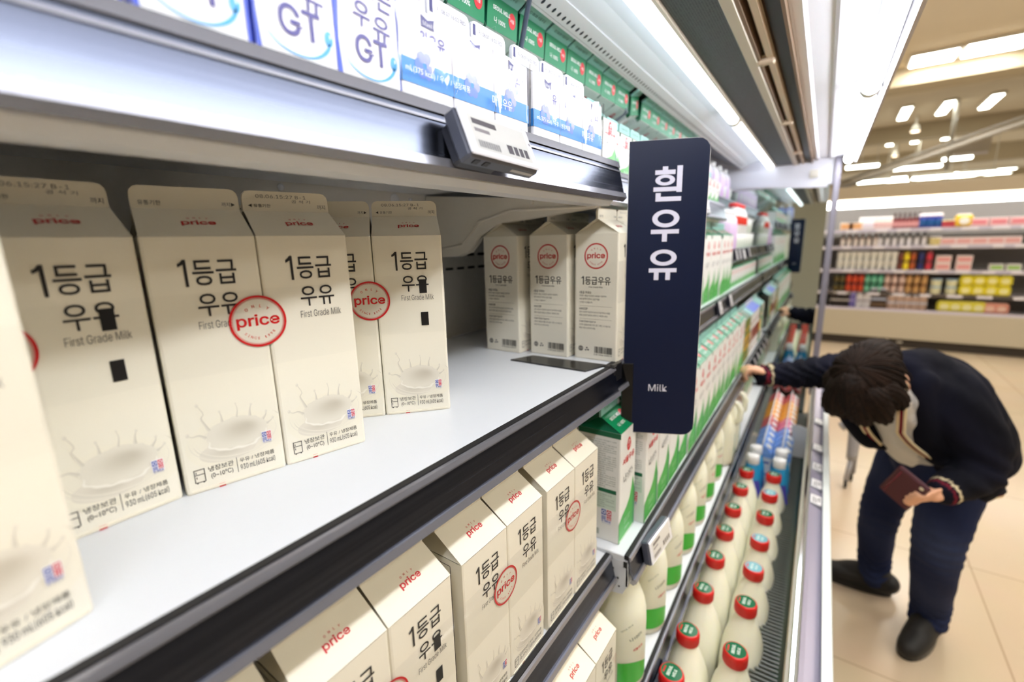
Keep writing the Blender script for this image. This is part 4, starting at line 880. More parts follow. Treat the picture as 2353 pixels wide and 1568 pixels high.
def mini_triple(film_=True):
    w_, h, rise, fin = 0.0545, 0.0685, 0.017, 0.015
    b, g = carton_shell(w_, w_, h, rise, fin, C(242, 242, 248), C(242, 242, 248), C(240, 240, 246))
    P = planes(w_, w_, h, rise, fin); f = P['front']
    for side in ('front', 'back'):
        f = P[side]
        b.rect(0, h * .26, w_, h * .50, f, BAND, 2)
        b.poly([(w_ * .40, h * .86), (w_ * .64, h * .86), (w_ * .63, h * .905), (w_ * .65, h * .97), (w_ * .52, h * .94), (w_ * .40, h * .975)], f, C(58, 56, 128), 3); b.text('Maeil', w_ * .52, h * .90, f, C(240, 240, 250), w=w_ * .18, lay=4)
        b.text('매일우유', w_ * .52, h * .745, f, C(84, 78, 168), w=w_ * .66, h=h * .150, lay=3, bold=.012)
        b.text('오리지널', w_ * .50, h * .615, f, C(120, 160, 200), w=w_ * .32, lay=3)
        for q in range(6): b.disc(w_ * (.42 + .11 * math.cos(R(60 * q))), h * .47 + w_ * .11 * math.sin(R(60 * q)), w_ * .075, w_ * .075, f, FLOW if q < 3 else C(92, 130, 226), 4, n=14)
        b.text('200 mL(125 kcal) / 우유', w_ * .5, h * .12, f, C(130, 130, 140), w=w_ * .7, lay=3)
    f = P['left']; b.rect(0, h * .26, w_, h * .5, f, BAND, 2); b.rect(w_ * .1, h * .54, w_ * .5, h * .95, f, C(58, 110, 220), 3); b.rect(w_ * .16, h * .57, w_ * .44, h * .92, f, C(236, 240, 248), 4); lines(b, f, w_ * .18, w_ * .42, h * .6, h * .9, 6, C(60, 100, 200), 4, 5)
    f = P['fin']
    g.poly([(w_ * .06, fin * .2), (w_ * .13, fin * .2), (w_ * .125, fin * .55), (w_ * .13, fin * .8), (w_ * .07, fin * .8)], f, C(50, 48, 110), 2); g.text('F1.08.07 16:02 매D', w_ * .55, fin * .5, f, C(140, 138, 150), w=w_ * .66, h=fin * .28, lay=2)
    bm, gm = b.mesh('milk_carton', PAPER), g.mesh('gable_top', PAPER)
    t = thing('milk_triple_pack', 'film wrapped triple pack', 'milk carton')
    for k in range(3):
        o = bpy.data.objects.new('milk_carton', bm); COL.objects.link(o); o.parent = t; o.location = ((k - 1) * (w_ + .0005), 0, 0)
        q = bpy.data.objects.new('gable_top', gm); COL.objects.link(q); q.parent = o
    s = MB(); e = .0012; W2 = 1.5 * w_ + .0007 + e; D2 = w_ / 2 + e; n = 22; rnd = random.Random(5)
    pts = [(-W2 + 2 * W2 * i / n, -D2 - rnd.uniform(0, .0008)) for i in range(n + 1)] + [(W2, D2), (-W2, D2)]
    z = [0.004, .02, .036, .052, h * 0.97]; m = len(pts); V = []
    for k, zz in enumerate(z):
        for i, (x, y) in enumerate(pts): V.append((x, y - (rnd.uniform(0, .0016) if i <= n else 0), zz + (0.006 * math.sin(2.6 * i / n * math.pi) if k == 4 else 0)))
    s.add(V, [(k * m + i, k * m + (i + 1) % m, (k + 1) * m + (i + 1) % m, (k + 1) * m + i) for k in range(4) for i in range(m)], (1, 1, 1), None, smooth=True)
    f = frame((-W2, -D2 - .0012, 0), (1, 0, 0), (0, 0, 1))
    for x, tt, wd in ((.22, 'mL(375 kcal) / 우유 / 냉장제품', .42), (.70, '매일우유', .18)): s.text(tt, 2 * W2 * x, h * .375, f, C(238, 244, 252), w=2 * W2 * wd, h=h * .085 if wd > .2 else h * .13, lay=14, mi=1)
    s.build('shrink_wrap', [FILM, PAPER], t)
    return Kind(t)
MT = mini_triple()
for i, (fx, y) in enumerate([(-0.268, 0.3305), (-0.268, 0.5045), (-0.330, 0.335), (-0.330, 0.508)]):
    put(MT, fx, y, 0.0985, ('film-wrapped triple pack of small blue banded cartons left of the price display', 'film-wrapped triple pack of small blue banded cartons right of the price display', 'film-wrapped triple pack hidden behind the left blue banded pack', 'film-wrapped triple pack hidden behind the right blue banded pack')[i], 'film-wrapped triple packs on the upper shelf', d=.0545)
t = thing('mirror_bracket', 'dark bracket rod between mirrors, with a clear pane before the green topped cartons', 'mirror_joint', (-0.385, 0.520, 0.0985))
b = MB(); b.box((-0.030, 0, 0.085), (0.06, 0.002, 0.17)); b.build('clear_pane', GLASS, t)
b = MB(); b.tube([(0.0, 0, 0), (0.018, 0.055, 0.222)], 0.0036, 8, C(60, 70, 84)); b.build('bracket_rod', PLAST, t)  # rod stands in for the joint between two tilted mirrors

# ------------------------------------------------------------------ milky bottles of the lowest shelf
def wrapped(b, txt, r, a_c, zc, col, w=None, h=None, bold=0.0, rot=0.0, sx=1.0, rr=None):
    q = MB(); q.text(txt, 0, 0, Matrix.Identity(4), col, w=w, h=h, bold=bold, rot=rot, lay=0)
    V = []
    for x, y, z in q.v: a = a_c + x / r; V.append(((r + .0004) * math.cos(a), (r + .0004) * math.sin(a) * sx, zc + y))
    b.add(V, q.f, col)
def sector(b, rf, a0, a1, zlo, zhi, col, n=14, off=.00025, sx=1.0):
    V = []
    for i in range(n + 1):
        t = i / n; a = a0 + (a1 - a0) * t; l, h = (zlo(t) if callable(zlo) else zlo), (zhi(t) if callable(zhi) else zhi)
        for k in range(4):
            z = l + (h - l) * k / 3; r = (rf(z) if callable(rf) else rf) + off; V.append((r * math.cos(a), r * math.sin(a) * sx, z))
    b.add(V, [(4 * i + k, 4 * i + 4 + k, 4 * i + 5 + k, 4 * i + 1 + k) for i in range(n) for k in range(3)], col, None, smooth=True)
def milk_bottle():
    t = thing('milk_bottle', 'milky bottle', 'milk bottle')
    b = MB(); r = .0455; mk = C(248, 245, 222)
    b.lathe([(.036, 0), (.042, .002), (r, .010), (r, .125), (r * .985, .140), (r * .90, .160), (r * .70, .183), (r * .47, .200), (.0175, .212), (.0170, .222)], 28, mk)
    b.build('bottle_body', MILKY, t)
    L = MB()
    sector(L, r, R(-58), R(40), .018, lambda q: .062 - .030 * q + .012 * math.sin(q * 3.1), C(72, 184, 66)); sector(L, r, R(40), R(110), lambda q: .030, lambda q: .031 + .001 * q, C(200, 230, 190))
    wrapped(L, '서울우유', r, R(-12), .088, C(220, 60, 60), w=.022, bold=.02, rot=R(8)); wrapped(L, '나100%', r, R(-18), .112, C(92, 96, 90), w=.026, rot=R(20)); wrapped(L, 'SEOUL MILK', r, R(-40), .132, C(150, 160, 140), w=.024, rot=R(35))
    L.build('label', MILKY, t)
    b = MB(); b.lathe([(.0195, .212), (.020, .2135), (.020, .230), (.0185, .2315)], 20, C(214, 40, 36)); b.build('cap', PLAST, t)
    return Kind(t)
MBT = milk_bottle()
for i in range(7):
    x, y = bend(-0.262 + 0.012 - .002 * i, 0.652 + i * 0.135)
    MBT.place((x, y, -0.7565), R(-12 + 5 * (i % 3)), '%s milky bottle with green label from the near end of the lowest shelf' % ORD[i], 'milky bottles in front on the lowest shelf')
for i in range(6):
    x, y = bend(-0.345, 0.70 + i * 0.135)
    MBT.place((x, y, -0.7565), R(10 * i), '%s milky bottle from the near end in the second row of the lowest shelf' % ORD[i], 'milky bottles in the second row of the lowest shelf')
def jug(x, y, label):
    t = thing('milk_jug', label, 'milk bottle', (x, y, -0.7565), R(10), 'milky jugs on the lowest shelf')
    b = MB(); mk = C(247, 244, 220)
    b.lathe([(.045, 0), (.052, .006), (.054, .02), (.054, .12), (.050, .15), (.036, .19), (.020, .215), (.018, .228)], 26, mk, sq=1.0); b.build('jug_body', MILKY, t)
    b = MB(); b.tube([(.030, 0, .215), (.055, .0, .212), (.066, 0, .19), (.064, 0, .155), (.050, 0, .14)], [.008, .009, .0095, .009, .008], 10, mk); b.build('handle', MILKY, t)
    b = MB(); sector(b, .0555, R(-50), R(50), .03, .10, C(188, 214, 180)); sector(b, .0560, R(-35), R(35), .05, .06, C(70, 150, 90)); b.build('label', MILKY, t)
    b = MB(); b.lathe([(.020, .225), (.0205, .227), (.0205, .24), (.019, .242)], 18, C(60, 130, 90)); b.build('cap', PLAST, t)
for i, y in enumerate((1.60, 1.715)):
    x, y = bend(-0.258, y); jug(x, y, ('nearer milky jug with a loop handle beyond the green label bottles', 'further milky jug with a loop handle beyond the green label bottles')[i])

# ------------------------------------------------------------------ the big red capped bottles in the well
def big_bottle(topcol):
    t = thing('milk_bottle', 'large milky bottle', 'milk bottle'); mk = C(250, 248, 228)
    b = MB(); ry = 1.42; sx = .0415
    prof = [(.80, 0), (.94, .004), (1.0, .014), (1.0, .128), (.985, .146), (.93, .168), (.80, .196), (.62, .220), (.475, .236), (.44, .243), (.44, .250)]
    V = []; n = 32; F = []
    for k, (q, z) in enumerate(prof):
        m = min(1.0, max(0.0, (z - .14) / .1)); ky = ry * (1 - m) + 1.0 * m
        for i in range(n):
            a = 2 * math.pi * i / n; ca, sa = math.cos(a), math.sin(a); e = 1 / (abs(ca) ** 3.4 + abs(sa) ** 3.4) ** (1 / 3.4) * (1 - m) + m
            V.append((sx * q * ca * e, sx * q * sa * e * ky, z))
    F = [(k * n + i, k * n + (i + 1) % n, (k + 1) * n + (i + 1) % n, (k + 1) * n + i) for k in range(len(prof) - 1) for i in range(n)]
    b.add(V, F, mk, smooth=True); b.add([V[i] for i in range(n)], [tuple(range(n))[::-1]], mk); b.add([V[-n + i] for i in range(n)], [tuple(range(n))], mk)
    b.build('bottle_body', MILKY, t)
    c = MB(); c.lathe([(.0205, .246), (.0215, .2475), (.0215, .268), (.0205, .271), (.0190, .272)], 28, C(216, 34, 32))
    for i in range(36):
        a = 2 * math.pi * i / 36; c.box((0.0216 * math.cos(a), 0.0216 * math.sin(a), .258), (.0008, .0014, .017), C(204, 28, 28), M=None)
    co = c.build('cap', PLAST, t)
    s = MB(); pl = Matrix.Translation((0, 0, .2721)) @ Matrix.Rotation(R(90), 4, 'Z')
    s.disc(0, 0, .0182, .0182, pl, topcol, 1, n=28); s.text('SEOUL', 0, .004, pl, C(225, 240, 230), w=.022, lay=2, bold=.03); s.text('MILK', 0, -.005, pl, C(225, 240, 230), w=.016, lay=2, bold=.02); s.rect(-.008, .0115, .006, .014, pl, C(210, 50, 50), 2)
    s.build('cap_label', mat('foil_seal', attr=True, rough=0.12, coat=.8), co)
    return Kind(t)
BBG = big_bottle(C(30, 104, 70)); BBB = big_bottle(C(120, 178, 190))
RY = [0.555, 0.685, 0.813, 0.953, 1.078, 1.203, 1.332, 1.46, 1.592]; LY = [0.575, 0.702, 0.812, 0.946, 1.073, 1.199, 1.323, 1.455, 1.58]
for i, y in enumerate(RY):
    x = -0.083 - max(0, y - .8) * .024
    (BBB if i in (4, 5, 7) else BBG).place((x, y, -1.0285), rj.uniform(-.06, .06), '%s large red capped bottle from the near end of the outer row in the well' % ORD[i], 'red capped bottles in the outer row of the well')
for i, y in enumerate(LY):
    x = -0.169 - max(0, y - .8) * .014
    BBG.place((x, y, -1.0285), rj.uniform(-.06, .06), '%s large red capped bottle from the near end of the inner row in the well' % ORD[i], 'red capped bottles in the inner row of the well')
for j in range(2):
    for i in range(5):
        BBG.place((-0.255 - .088 * j, 0.72 + i * .132, -1.0285), 0, '%s red capped bottle from the near end in the shaded %s row under the shelf' % (ORD[i], ORD[j + 2]), 'red capped bottles under the lowest shelf')
def blue_bottle():
    t = thing('drink_bottle', 'blue bottle', 'drink bottle'); b = MB()
    b.lathe([(.026, 0), (.031, .004), (.032, .02), (.032, .13), (.028, .165), (.0195, .20), (.017, .212)], 22, [C(225, 232, 236)] * 2 + [C(40, 148, 200)] * 5); b.build('bottle_body', PLAST, t)
    b = MB(); b.lathe([(.018, .20), (.0195, .202), (.0195, .228), (.018, .231)], 20, C(236, 236, 238)); b.build('cap', PLAST, t)
    b = MB(); b.add([(.030, -.012, .15), (.030, .012, .15), (.040, .018, .09), (.040, -.004, .085), (.027, -.012, .15), (.027, .012, .15), (.036, .018, .09), (.036, -.004, .085)], [(0, 1, 2, 3), (7, 6, 5, 4), (0, 3, 7, 4), (1, 5, 6, 2), (0, 4, 5, 1), (3, 2, 6, 7)], C(66, 62, 160)); b.build('hang_tag', PAPER, t)
    return Kind(t)
BLB = blue_bottle()
for i, (x, y, n_) in enumerate([(-0.168, 1.625, 'inner nearer'), (-0.092, 1.635, 'outer nearer'), (-0.170, 1.705, 'inner further'), (-0.094, 1.715, 'outer further')]):
    BLB.place((x, y, -0.9505), R(-60), '%s one of the four blue bottles with white caps in the well' % n_, 'blue bottles with white caps')
def block(name, label, cat, c, d, col):
    b = MB(); b.box((0, 0, d[2] / 2), d, col, b=.002); b.rect(-d[0] * .2, d[2] * .3, d[0] * .1, d[2] * .7, frame((0, -d[1] / 2 - .0001, 0), (1, 0, 0), (0, 0, 1)), C(40, 140, 110), 2)
    o = b.build(name, PAPER); o.location = c; return tag(o, label, cat)
block('display_tray', 'blue cardboard riser under the blue cartons and bottles in the well', 'tray', (-0.132, 1.70, -1.0285), (0.15, 0.215, 0.077), C(36, 66, 150))
def spout_carton(top, low, band):
    w_, h, rise, fin = 0.0600, 0.165, 0.028, 0.015
    b, g = carton_shell(w_, w_, h, rise, fin, low, top, C(244, 244, 248), rcol=tuple(c * .9 for c in top))
    P = planes(w_, w_, h, rise, fin)
    for s_ in ('front', 'left'):
        f = P[s_]; b.rect(0, h * .90, w_, h, f, top, 2); b.rect(w_ * .08, h * .76, w_ * .92, h * .80, f, band, 2); b.rect(0, 0, w_, h * .22, f, band, 2); b.rect(w_ * .1, h * .48, w_ * .9, h * .52, f, band, 2)
    t = thing('drink_carton', 'spouted carton', 'drink carton'); b.build('carton_body', PAPER, t); g.build('gable_top', PAPER, t)
    c = MB(); f = frame((0, -w_ / 4 - .001, h + rise / 2 + .001), (1, 0, 0), (0, w_ / 2, rise))
    c.lathe([(.0125, 0), (.013, .001), (.0125, .0055), (.011, .0065)], 18, C(246, 246, 248), M=f, sy=1.0); c.build('spout_cap', PLAST, t)
    return Kind(t)
SPB = spout_carton(C(124, 170, 240), C(222, 226, 236), C(40, 76, 176)); SPP = spout_carton(C(232, 128, 172), C(240, 226, 232), C(206, 90, 130)); SPO = spout_carton(C(236, 168, 58), C(244, 232, 214), C(220, 130, 40)); SPR = spout_carton(C(206, 92, 96), C(240, 228, 224), C(180, 70, 80))
row = [(SPB, 'blue', 4), (SPP, 'pink', 2), (SPO, 'orange', 4), (SPR, 'coral', 2)]
y = 1.850
for kd, nm, n_ in row:
    for i in range(n_):
        for j, x in enumerate((-0.160, -0.098)):
            xx = x - (y - 1.8) * .03
            kk = SPR if (kd is SPP and j == 0) else kd
            kk.place((xx, y, -0.9565), HALF, '%s %s spouted carton from the near end, %s row of the well' % (ORD[i], 'red' if (kd is SPP and j == 0) else nm, ('inner', 'outer')[j]), '%s spouted cartons in the well' % nm)
        y += 0.0612
b = MB(); b.box((0, 0, .036), (.135, y - 1.84, .072), C(236, 232, 226), b=.002); o = b.build('display_tray', PAPER); o.location = (-0.140, (1.815 + y - .02) / 2, -1.0285); tag(o, 'long white cardboard riser under the spouted cartons in the well', 'tray')

# ------------------------------------------------------------------ mixed products beyond
def simple_carton(body, top, fincol, accent, w_=.07, h=.17, rise=.021, fin=.018, disc=None):
    b, g = carton_shell(w_, w_, h, rise, fin, body, top, fincol); P = planes(w_, w_, h, rise, fin)
    for s_ in ('front', 'left'):
        f = P[s_]; b.rect(0, h * .30, w_, h * .62, f, accent, 2)
        b.disc(w_ * .5, h * .46, w_ * .30, w_ * .30, f, disc or body, 3); b.rect(w_ * .2, h * .74, w_ * .8, h * .80, f, accent, 2); b.rect(w_ * .2, h * .10, w_ * .6, h * .13, f, accent, 2)
    t = thing('drink_carton', 'carton', 'drink carton'); b.build('carton_body', PAPER, t); g.build('gable_top', PAPER, t); return Kind(t)
OLV = simple_carton(C(110, 122, 42), C(64, 92, 48), C(176, 214, 206), C(232, 176, 52), disc=C(70, 82, 48))
TLC = simple_carton(C(226, 224, 214), C(150, 200, 200), C(176, 214, 214), C(150, 92, 62), disc=C(214, 200, 180))
WBC = simple_carton(C(236, 234, 230), C(92, 110, 214), C(224, 228, 244), C(170, 74, 60), disc=C(120, 62, 46))
GYC = simple_carton(C(44, 120, 66), C(150, 206, 196), C(170, 214, 206), C(228, 172, 50), disc=C(230, 214, 120))
WGC = simple_carton(C(238, 234, 222), C(150, 206, 200), C(190, 220, 214), C(120, 186, 120), disc=C(240, 236, 226))
seq = [(OLV, 'olive and yellow'), (OLV, 'olive and yellow'), (TLC, 'teal topped'), (WBC, 'blue topped white'), (WBC, 'blue topped white'), (WBC, 'blue topped white'), (GYC, 'green and yellow'), (WGC, 'pale green topped')]
cnt = {}
for i, (kd, nm) in enumerate(seq):
    cnt[nm] = cnt.get(nm, 0) + 1
    put(kd, -0.228, 1.888 + i * 0.078, -0.4745, '%s %s carton beyond the long green row on the third shelf' % (ORD[cnt[nm] - 1], nm), 'mixed cartons at the far end of the third shelf')
for i in range(8):
    put(WGC if i > 3 else TLC, -0.250, 1.86 + i * 0.086, -0.7565, '%s pale carton beyond the milky jugs on the lowest shelf' % ORD[i], 'pale cartons at the far end of the lowest shelf')
def simple_bottle(name, prof, cols, cap, capprof, cat='drink bottle', label=None):
    t = thing(name, 'bottle', cat); b = MB(); b.lathe(prof, 18, cols); b.build('bottle_body', PLAST, t)
    b = MB(); b.lathe(capprof, 16, cap); b.build('cap', PLAST, t)
    return Kind(t)
PNK = simple_bottle('drink_bottle', [(.028, 0), (.030, .004), (.030, .09), (.024, .115), (.013, .128)], [C(222, 178, 226), C(228, 190, 234), C(236, 214, 244), C(248, 246, 250), C(250, 250, 250)], C(250, 250, 250), [(.0145, .125), (.0145, .143), (.013, .145)])
RDW = simple_bottle('yogurt_bottle', [(.027, 0), (.029, .003), (.029, .03), (.0295, .031), (.0295, .062), (.029, .063), (.028, .075), (.018, .095), (.016, .1)], [WHT, WHT, WHT, C(220, 56, 40), C(226, 62, 44), WHT, WHT, WHT, WHT], C(236, 60, 60), [(.0175, .098), (.0175, .112), (.016, .114)], cat='yogurt bottle')
CUP = simple_bottle('yogurt_cup', [(.022, 0), (.024, .002), (.027, .03), (.029, .058)], [C(236, 238, 230), C(214, 226, 210), C(230, 236, 226), WHT], C(244, 244, 240), [(.031, .058), (.031, .061), (.029, .062)], cat='yogurt cup')
U1 = -0.045
t = shelf2('short shelf at the far end with tagged rail, above the mixed cartons', 1.80 - D, 2.58 - D, U1, -0.292, deep=0.04, bracket=None)
for i in range(3):
    x, y = bend(-0.327, 1.835 + i * .063); PNK.place((x, y, U1 + .0005), 0, '%s pale pink bottle at the near end of the short far shelf' % ORD[i], 'pale pink bottles on the far shelf')
for i in range(4):
    x, y = bend(-0.327, 2.03 + i * .062); CUP.place((x, y, U1 + .0005), 0, '%s yogurt cup in the lower layer of the short far shelf' % ORD[i], 'yogurt cups on the far shelf')
    RDW.place((x, y, U1 + .0635), 0, '%s white bottle with a red band stacked on the yogurt cups' % ORD[i], 'red banded bottles on the yogurt cups')
for i in range(4):
    x, y = bend(-0.327, 2.285 + i * .062); CUP.place((x, y, U1 + .0005), 0, '%s yogurt cup beyond the red banded bottles on the short far shelf' % ORD[i], 'further yogurt cups on the far shelf')
    if i < 3: CUP.place((x, y, U1 + .0635), 0, '%s yogurt cup of the upper layer beyond the red banded bottles' % ORD[i], 'upper layer of yogurt cups on the far shelf')
for i in range(5):
    put(GM, -0.285, 1.838 + i * .06, -0.1815, '%s small green carton under the short far shelf' % ORD[i], 'small green cartons under the far shelf', d=.053)
for i in range(8):
    put(GM, -0.285, 2.142 + i * .055, -0.1815, '%s small green carton at the far end under the short far shelf' % ORD[i], 'small green cartons at the far end', d=.053)
V1 = 0.165
shelf2('top shelf at the far end under the light panel, set back', 1.66 - D, 2.58 - D, V1, -0.40, deep=0.03)
for i in range(6):
    x, y = bend(-0.44, 1.72 + i * .14); PNK.place((x, y, V1 + .0005), 0, '%s pale bottle on the set-back top far shelf' % ORD[i], 'pale bottles on the set-back top far shelf')
for i in range(6):
    x, y = bend(-0.44, 1.79 + i * .14); CUP.place((x, y, V1 + .0005), 0, '%s yogurt cup on the set-back top far shelf' % ORD[i], 'yogurt cups on the set-back top far shelf')
# tags on the far rails
for i, (y, z, x, wd) in enumerate([(1.42, -0.199, -0.247, .05), (1.60, -0.199, -0.247, .045), (1.30, 0.082, -0.279, .07), (1.86, U1 - .018, -0.277, .04), (1.94, U1 - .018, -0.277, .04), (2.05, U1 - .022, -0.277, .07), (2.20, U1 - .018, -0.277, .04)]):
    xx, y = bend(x, y)
    small_tag(xx, y, z, YAW, R(-14), wd, .042, ('white price tag on the second shelf rail by the last green carton', 'second white price tag on the second shelf rail', 'grey backed price tag on the upper shelf rail beyond the sign', 'first dark backed tag on the short far shelf rail', 'second dark backed tag on the short far shelf rail', 'wide white tag on the short far shelf rail', 'fourth tag on the short far shelf rail')[i], 40 + i, grp='price tags on the far rails', dark=C(50, 50, 62))
for i in range(7):
    x, y = bend(-0.2015, 1.80 + i * .11)
    small_tag(x, y, -0.496, YAW, R(-14), .035, .03, '%s grey clip tag from the near end on the rail of mixed cartons' % ORD[i], 60 + i, grp='grey clip tags on the third shelf rail', dark=C(40, 42, 48))
t = thing('shelf_talker', 'rounded white plastic talker standing at the well edge beside the blue cartons', 'sign', (-0.055, 2.02, -0.865))
b = MB(); b.prism([(-.03, 0), (.022, 0), (.034, .03), (.036, .09), (.026, .125), (-.005, .135), (-.03, .13)], -.001, .001, C(236, 234, 230)); b.build('talker_panel', PLAST, t)
b = MB(); b.box((-.031, 0, .05), (.004, .006, .1), C(196, 96, 60)); b.build('clip', PLAST, t)

# ================================================================== the shopper bending over the well
def remesh(mb, voxel, smooth=3, crease=None):
    """one continuous surface out of overlapping shapes"""
    me = mb.mesh('form', PAPER); o = bpy.data.objects.new('form', me); COL.objects.link(o)
    m = o.modifiers.new('r', 'REMESH'); m.mode = 'VOXEL'; m.voxel_size = voxel; m.use_smooth_shade = True
    if smooth:
        s = o.modifiers.new('s', 'SMOOTH'); s.factor = 0.5; s.iterations = smooth
    dg = bpy.context.evaluated_depsgraph_get(); dg.update()
    out = bpy.data.meshes.new_from_object(o.evaluated_get(dg))
    bpy.data.objects.remove(o); bpy.data.meshes.remove(me)
    return out
def dress(me, name, mats, parent, colour, fold=None, part_label=None):
    """colour every vertex of a remeshed form, optionally push it in and out into folds"""
    me.name = name
    if fold:
        for v in me.vertices: v.co += v.normal * fold(v.co)
    n = len(me.vertices)
    if 'Col' in me.color_attributes: me.color_attributes.remove(me.color_attributes['Col'])
    at = me.color_attributes.new('Col', 'FLOAT_COLOR', 'POINT'); buf = []
    for v in me.vertices: buf += [*colour(v.co, v.normal), 1.0]
    at.data.foreach_set('color', buf)
    me.materials.clear()
    for m in (mats if isinstance(mats, (list, tuple)) else [mats]): me.materials.append(m)
    for p in me.polygons: p.use_smooth = True
    o = bpy.data.objects.new(name, me); COL.objects.link(o); o.parent = parent
    if part_label: o['label'] = part_label
    return o
def spline(P, n):
    P = [Vector(p) for p in P]; out = []
    for i in range(n + 1):
        t = i / n * (len(P) - 1); k = min(int(t), len(P) - 2); u = t - k
        a, b_, c, d = P[max(k - 1, 0)], P[k], P[k + 1], P[min(k + 2, len(P) - 1)]
        out.append(.5 * (2 * b_ + (c - a) * u + (2 * a - 5 * b_ + 4 * c - d) * u * u + (3 * b_ - a - 3 * c + d) * u ** 3))
    return out
def limb(mb, P, rad, n=18, k=16, flat=1.0):
    Q = spline(P, n); rr = []
    for i in range(n + 1):
        t = i / n * (len(rad) - 1); j = min(int(t), len(rad) - 2); rr.append(rad[j] + (rad[j + 1] - rad[j]) * (t - j))
    mb.tube(Q, rr, k, flat=flat)
    for q, r in ((Q[0], rr[0]), (Q[-1], rr[-1])): ball(mb, q, (r * .98, r * .98, r * .98 * flat))
def ball(mb, c, r, M=None, n=18):
    V = []; F = []; m = 10
    for j in range(m + 1):
        a = math.pi * j / m
        for i in range(n): V.append((r[0] * math.sin(a) * math.cos(2 * math.pi * i / n), r[1] * math.sin(a) * math.sin(2 * math.pi * i / n), r[2] * math.cos(a)))
    F = [(j * n + i, j * n + (i + 1) % n, (j + 1) * n + (i + 1) % n, (j + 1) * n + i)[::-1] for j in range(m) for i in range(n)]
    T = Matrix.Translation(c) @ (M if M is not None else Matrix.Identity(4))
    mb.add(V, F, M=T, smooth=True)
SKIN = C(224, 172, 142)
hipN, hipF = Vector((.405, 2.04, -.80)), Vector((.305, 2.19, -.80)); kneeN, kneeF = Vector((.378, 1.965, -1.045)), Vector((.245, 2.235, -1.115)); ankN, ankF = Vector((.425, 2.150, -1.43)), Vector((.262, 2.335, -1.43))
shN, shF, neck, head = Vector((.335, 1.88, -.52)), Vector((.085, 1.985, -.475)), Vector((.185, 1.83, -.475)), Vector((.110, 1.735, -.455))
elbN, wriN, hanN = Vector((.418, 1.87, -.715)), Vector((.322, 1.740, -.757)), Vector((.270, 1.695, -.776))
elbF, wriF, hanF = Vector((-.060, 1.895, -.487)), Vector((-.155, 1.815, -.485)), Vector((-.19, 1.785, -.472))
P0 = Vector((.33, 2.08, FLOOR))
person = thing('person', 'person in navy jacket and jeans bending over the cooler well, one arm reaching in', 'person', (0, 0, 0))
# body: head, neck, torso, arms, hands with five fingers, legs
b = MB()
HM = Matrix.Rotation(R(-22), 4, 'Z') @ Matrix.Rotation(R(60), 4, 'X')          # the head hangs forward: its face looks down and towards the camera
ball(b, head, (.074, .093, .106), HM)
def hp(x, y, z): return head + (HM @ Vector((x, y, z)))
limb(b, [neck + Vector((.02, .03, 0)), hp(0, .03, -.08)], [.056, .050], 8)
limb(b, [hp(0, -.045, -.055), hp(0, -.066, -.092)], [.052, .030], 6)          # jaw and chin
limb(b, [hp(0, -.090, .012), hp(0, -.108, -.028)], [.009, .014], 5)           # nose
for s in (-1, 1):
    ball(b, hp(s * .030, -.080, .012), (.013, .010, .009), HM); ball(b, hp(s * .016, -.090, -.056), (.020, .010, .007), HM)
    ball(b, hp(s * .077, .004, -.012), (.010, .022, .032), HM)
chest = Vector((.245, 1.965, -.585))
limb(b, [neck, chest, (hipN + hipF) / 2], [.062, .095, .098], 14)
limb(b, [shN, elbN, wriN], [.046, .038, .025], 16); limb(b, [shF, elbF, wriF], [.046, .038, .025], 16)
limb(b, [hipN, kneeN, ankN], [.068, .044, .036], 18); limb(b, [hipF, kneeF, ankF], [.068, .044, .036], 18)
def hand(mb, w0, fwd, side, down, curl, thumb):
    """palm, four fingers of different lengths and a thumb from the side of the palm"""
    f, s, d = Vector(fwd).normalized(), Vector(side).normalized(), Vector(down).normalized()
    pc = w0 + f * .045
    Mx = Matrix(((f.x, s.x, d.x, 0), (f.y, s.y, d.y, 0), (f.z, s.z, d.z, 0), (0, 0, 0, 1)))
    ball(mb, pc, (.050, .040, .016), Mx)
    limb(mb, [w0 - f * .01, w0 + f * .03], [.025, .027], 5, flat=.75)
    for k, (off, ln) in enumerate(((-.030, .060), (-.010, .070), (.010, .066), (.029, .052))):
        a = pc + f * .036 + s * off; c1, c2 = curl
        p1 = a + (f * math.cos(c1) + d * math.sin(c1)) * ln * .42; p2 = p1 + (f * math.cos(c2) + d * math.sin(c2)) * ln * .34; p3 = p2 + (f * math.cos(c2 * 1.5) + d * math.sin(c2 * 1.5)) * ln * .26
        limb(mb, [a - f * .012, a, p1, p2, p3], [.0095, .0095, .0088, .0080, .0070], 10, 10)
    a = w0 + f * .020 + s * -.030
    limb(mb, [a, a + f * .020 + s * -.018 + d * thumb * .5, a + f * .044 + s * -.022 + d * thumb, a + f * .062 + s * -.016 + d * thumb * 1.3], [.013, .0115, .0098, .0080], 10, 10)
hand(b, wriN, (hanN - wriN), (.25, -.55, .75), (.20, .80, .45), (.55, 1.25), .020)
hand(b, wriF, (-.80, -.45, .28), (.35, -.85, .10), (-.25, 0, -.95), (.75, 1.7), .030)
body = remesh(b, .0055, 3)
def body_col(p, n):
    q = HM.inverted() @ (p - head)
    if abs(q.z + .058) < .006 and q.y < -.082 and abs(q.x) < .022: return C(190, 96, 88)
    if (q - Vector((.030, -.088, .012))).length < .008 or (q - Vector((-.030, -.088, .012))).length < .008: return C(40, 28, 24)
    return SKIN
dress(body, 'body', mat('skin', attr=True, rough=.5, spec=.35), person, body_col)
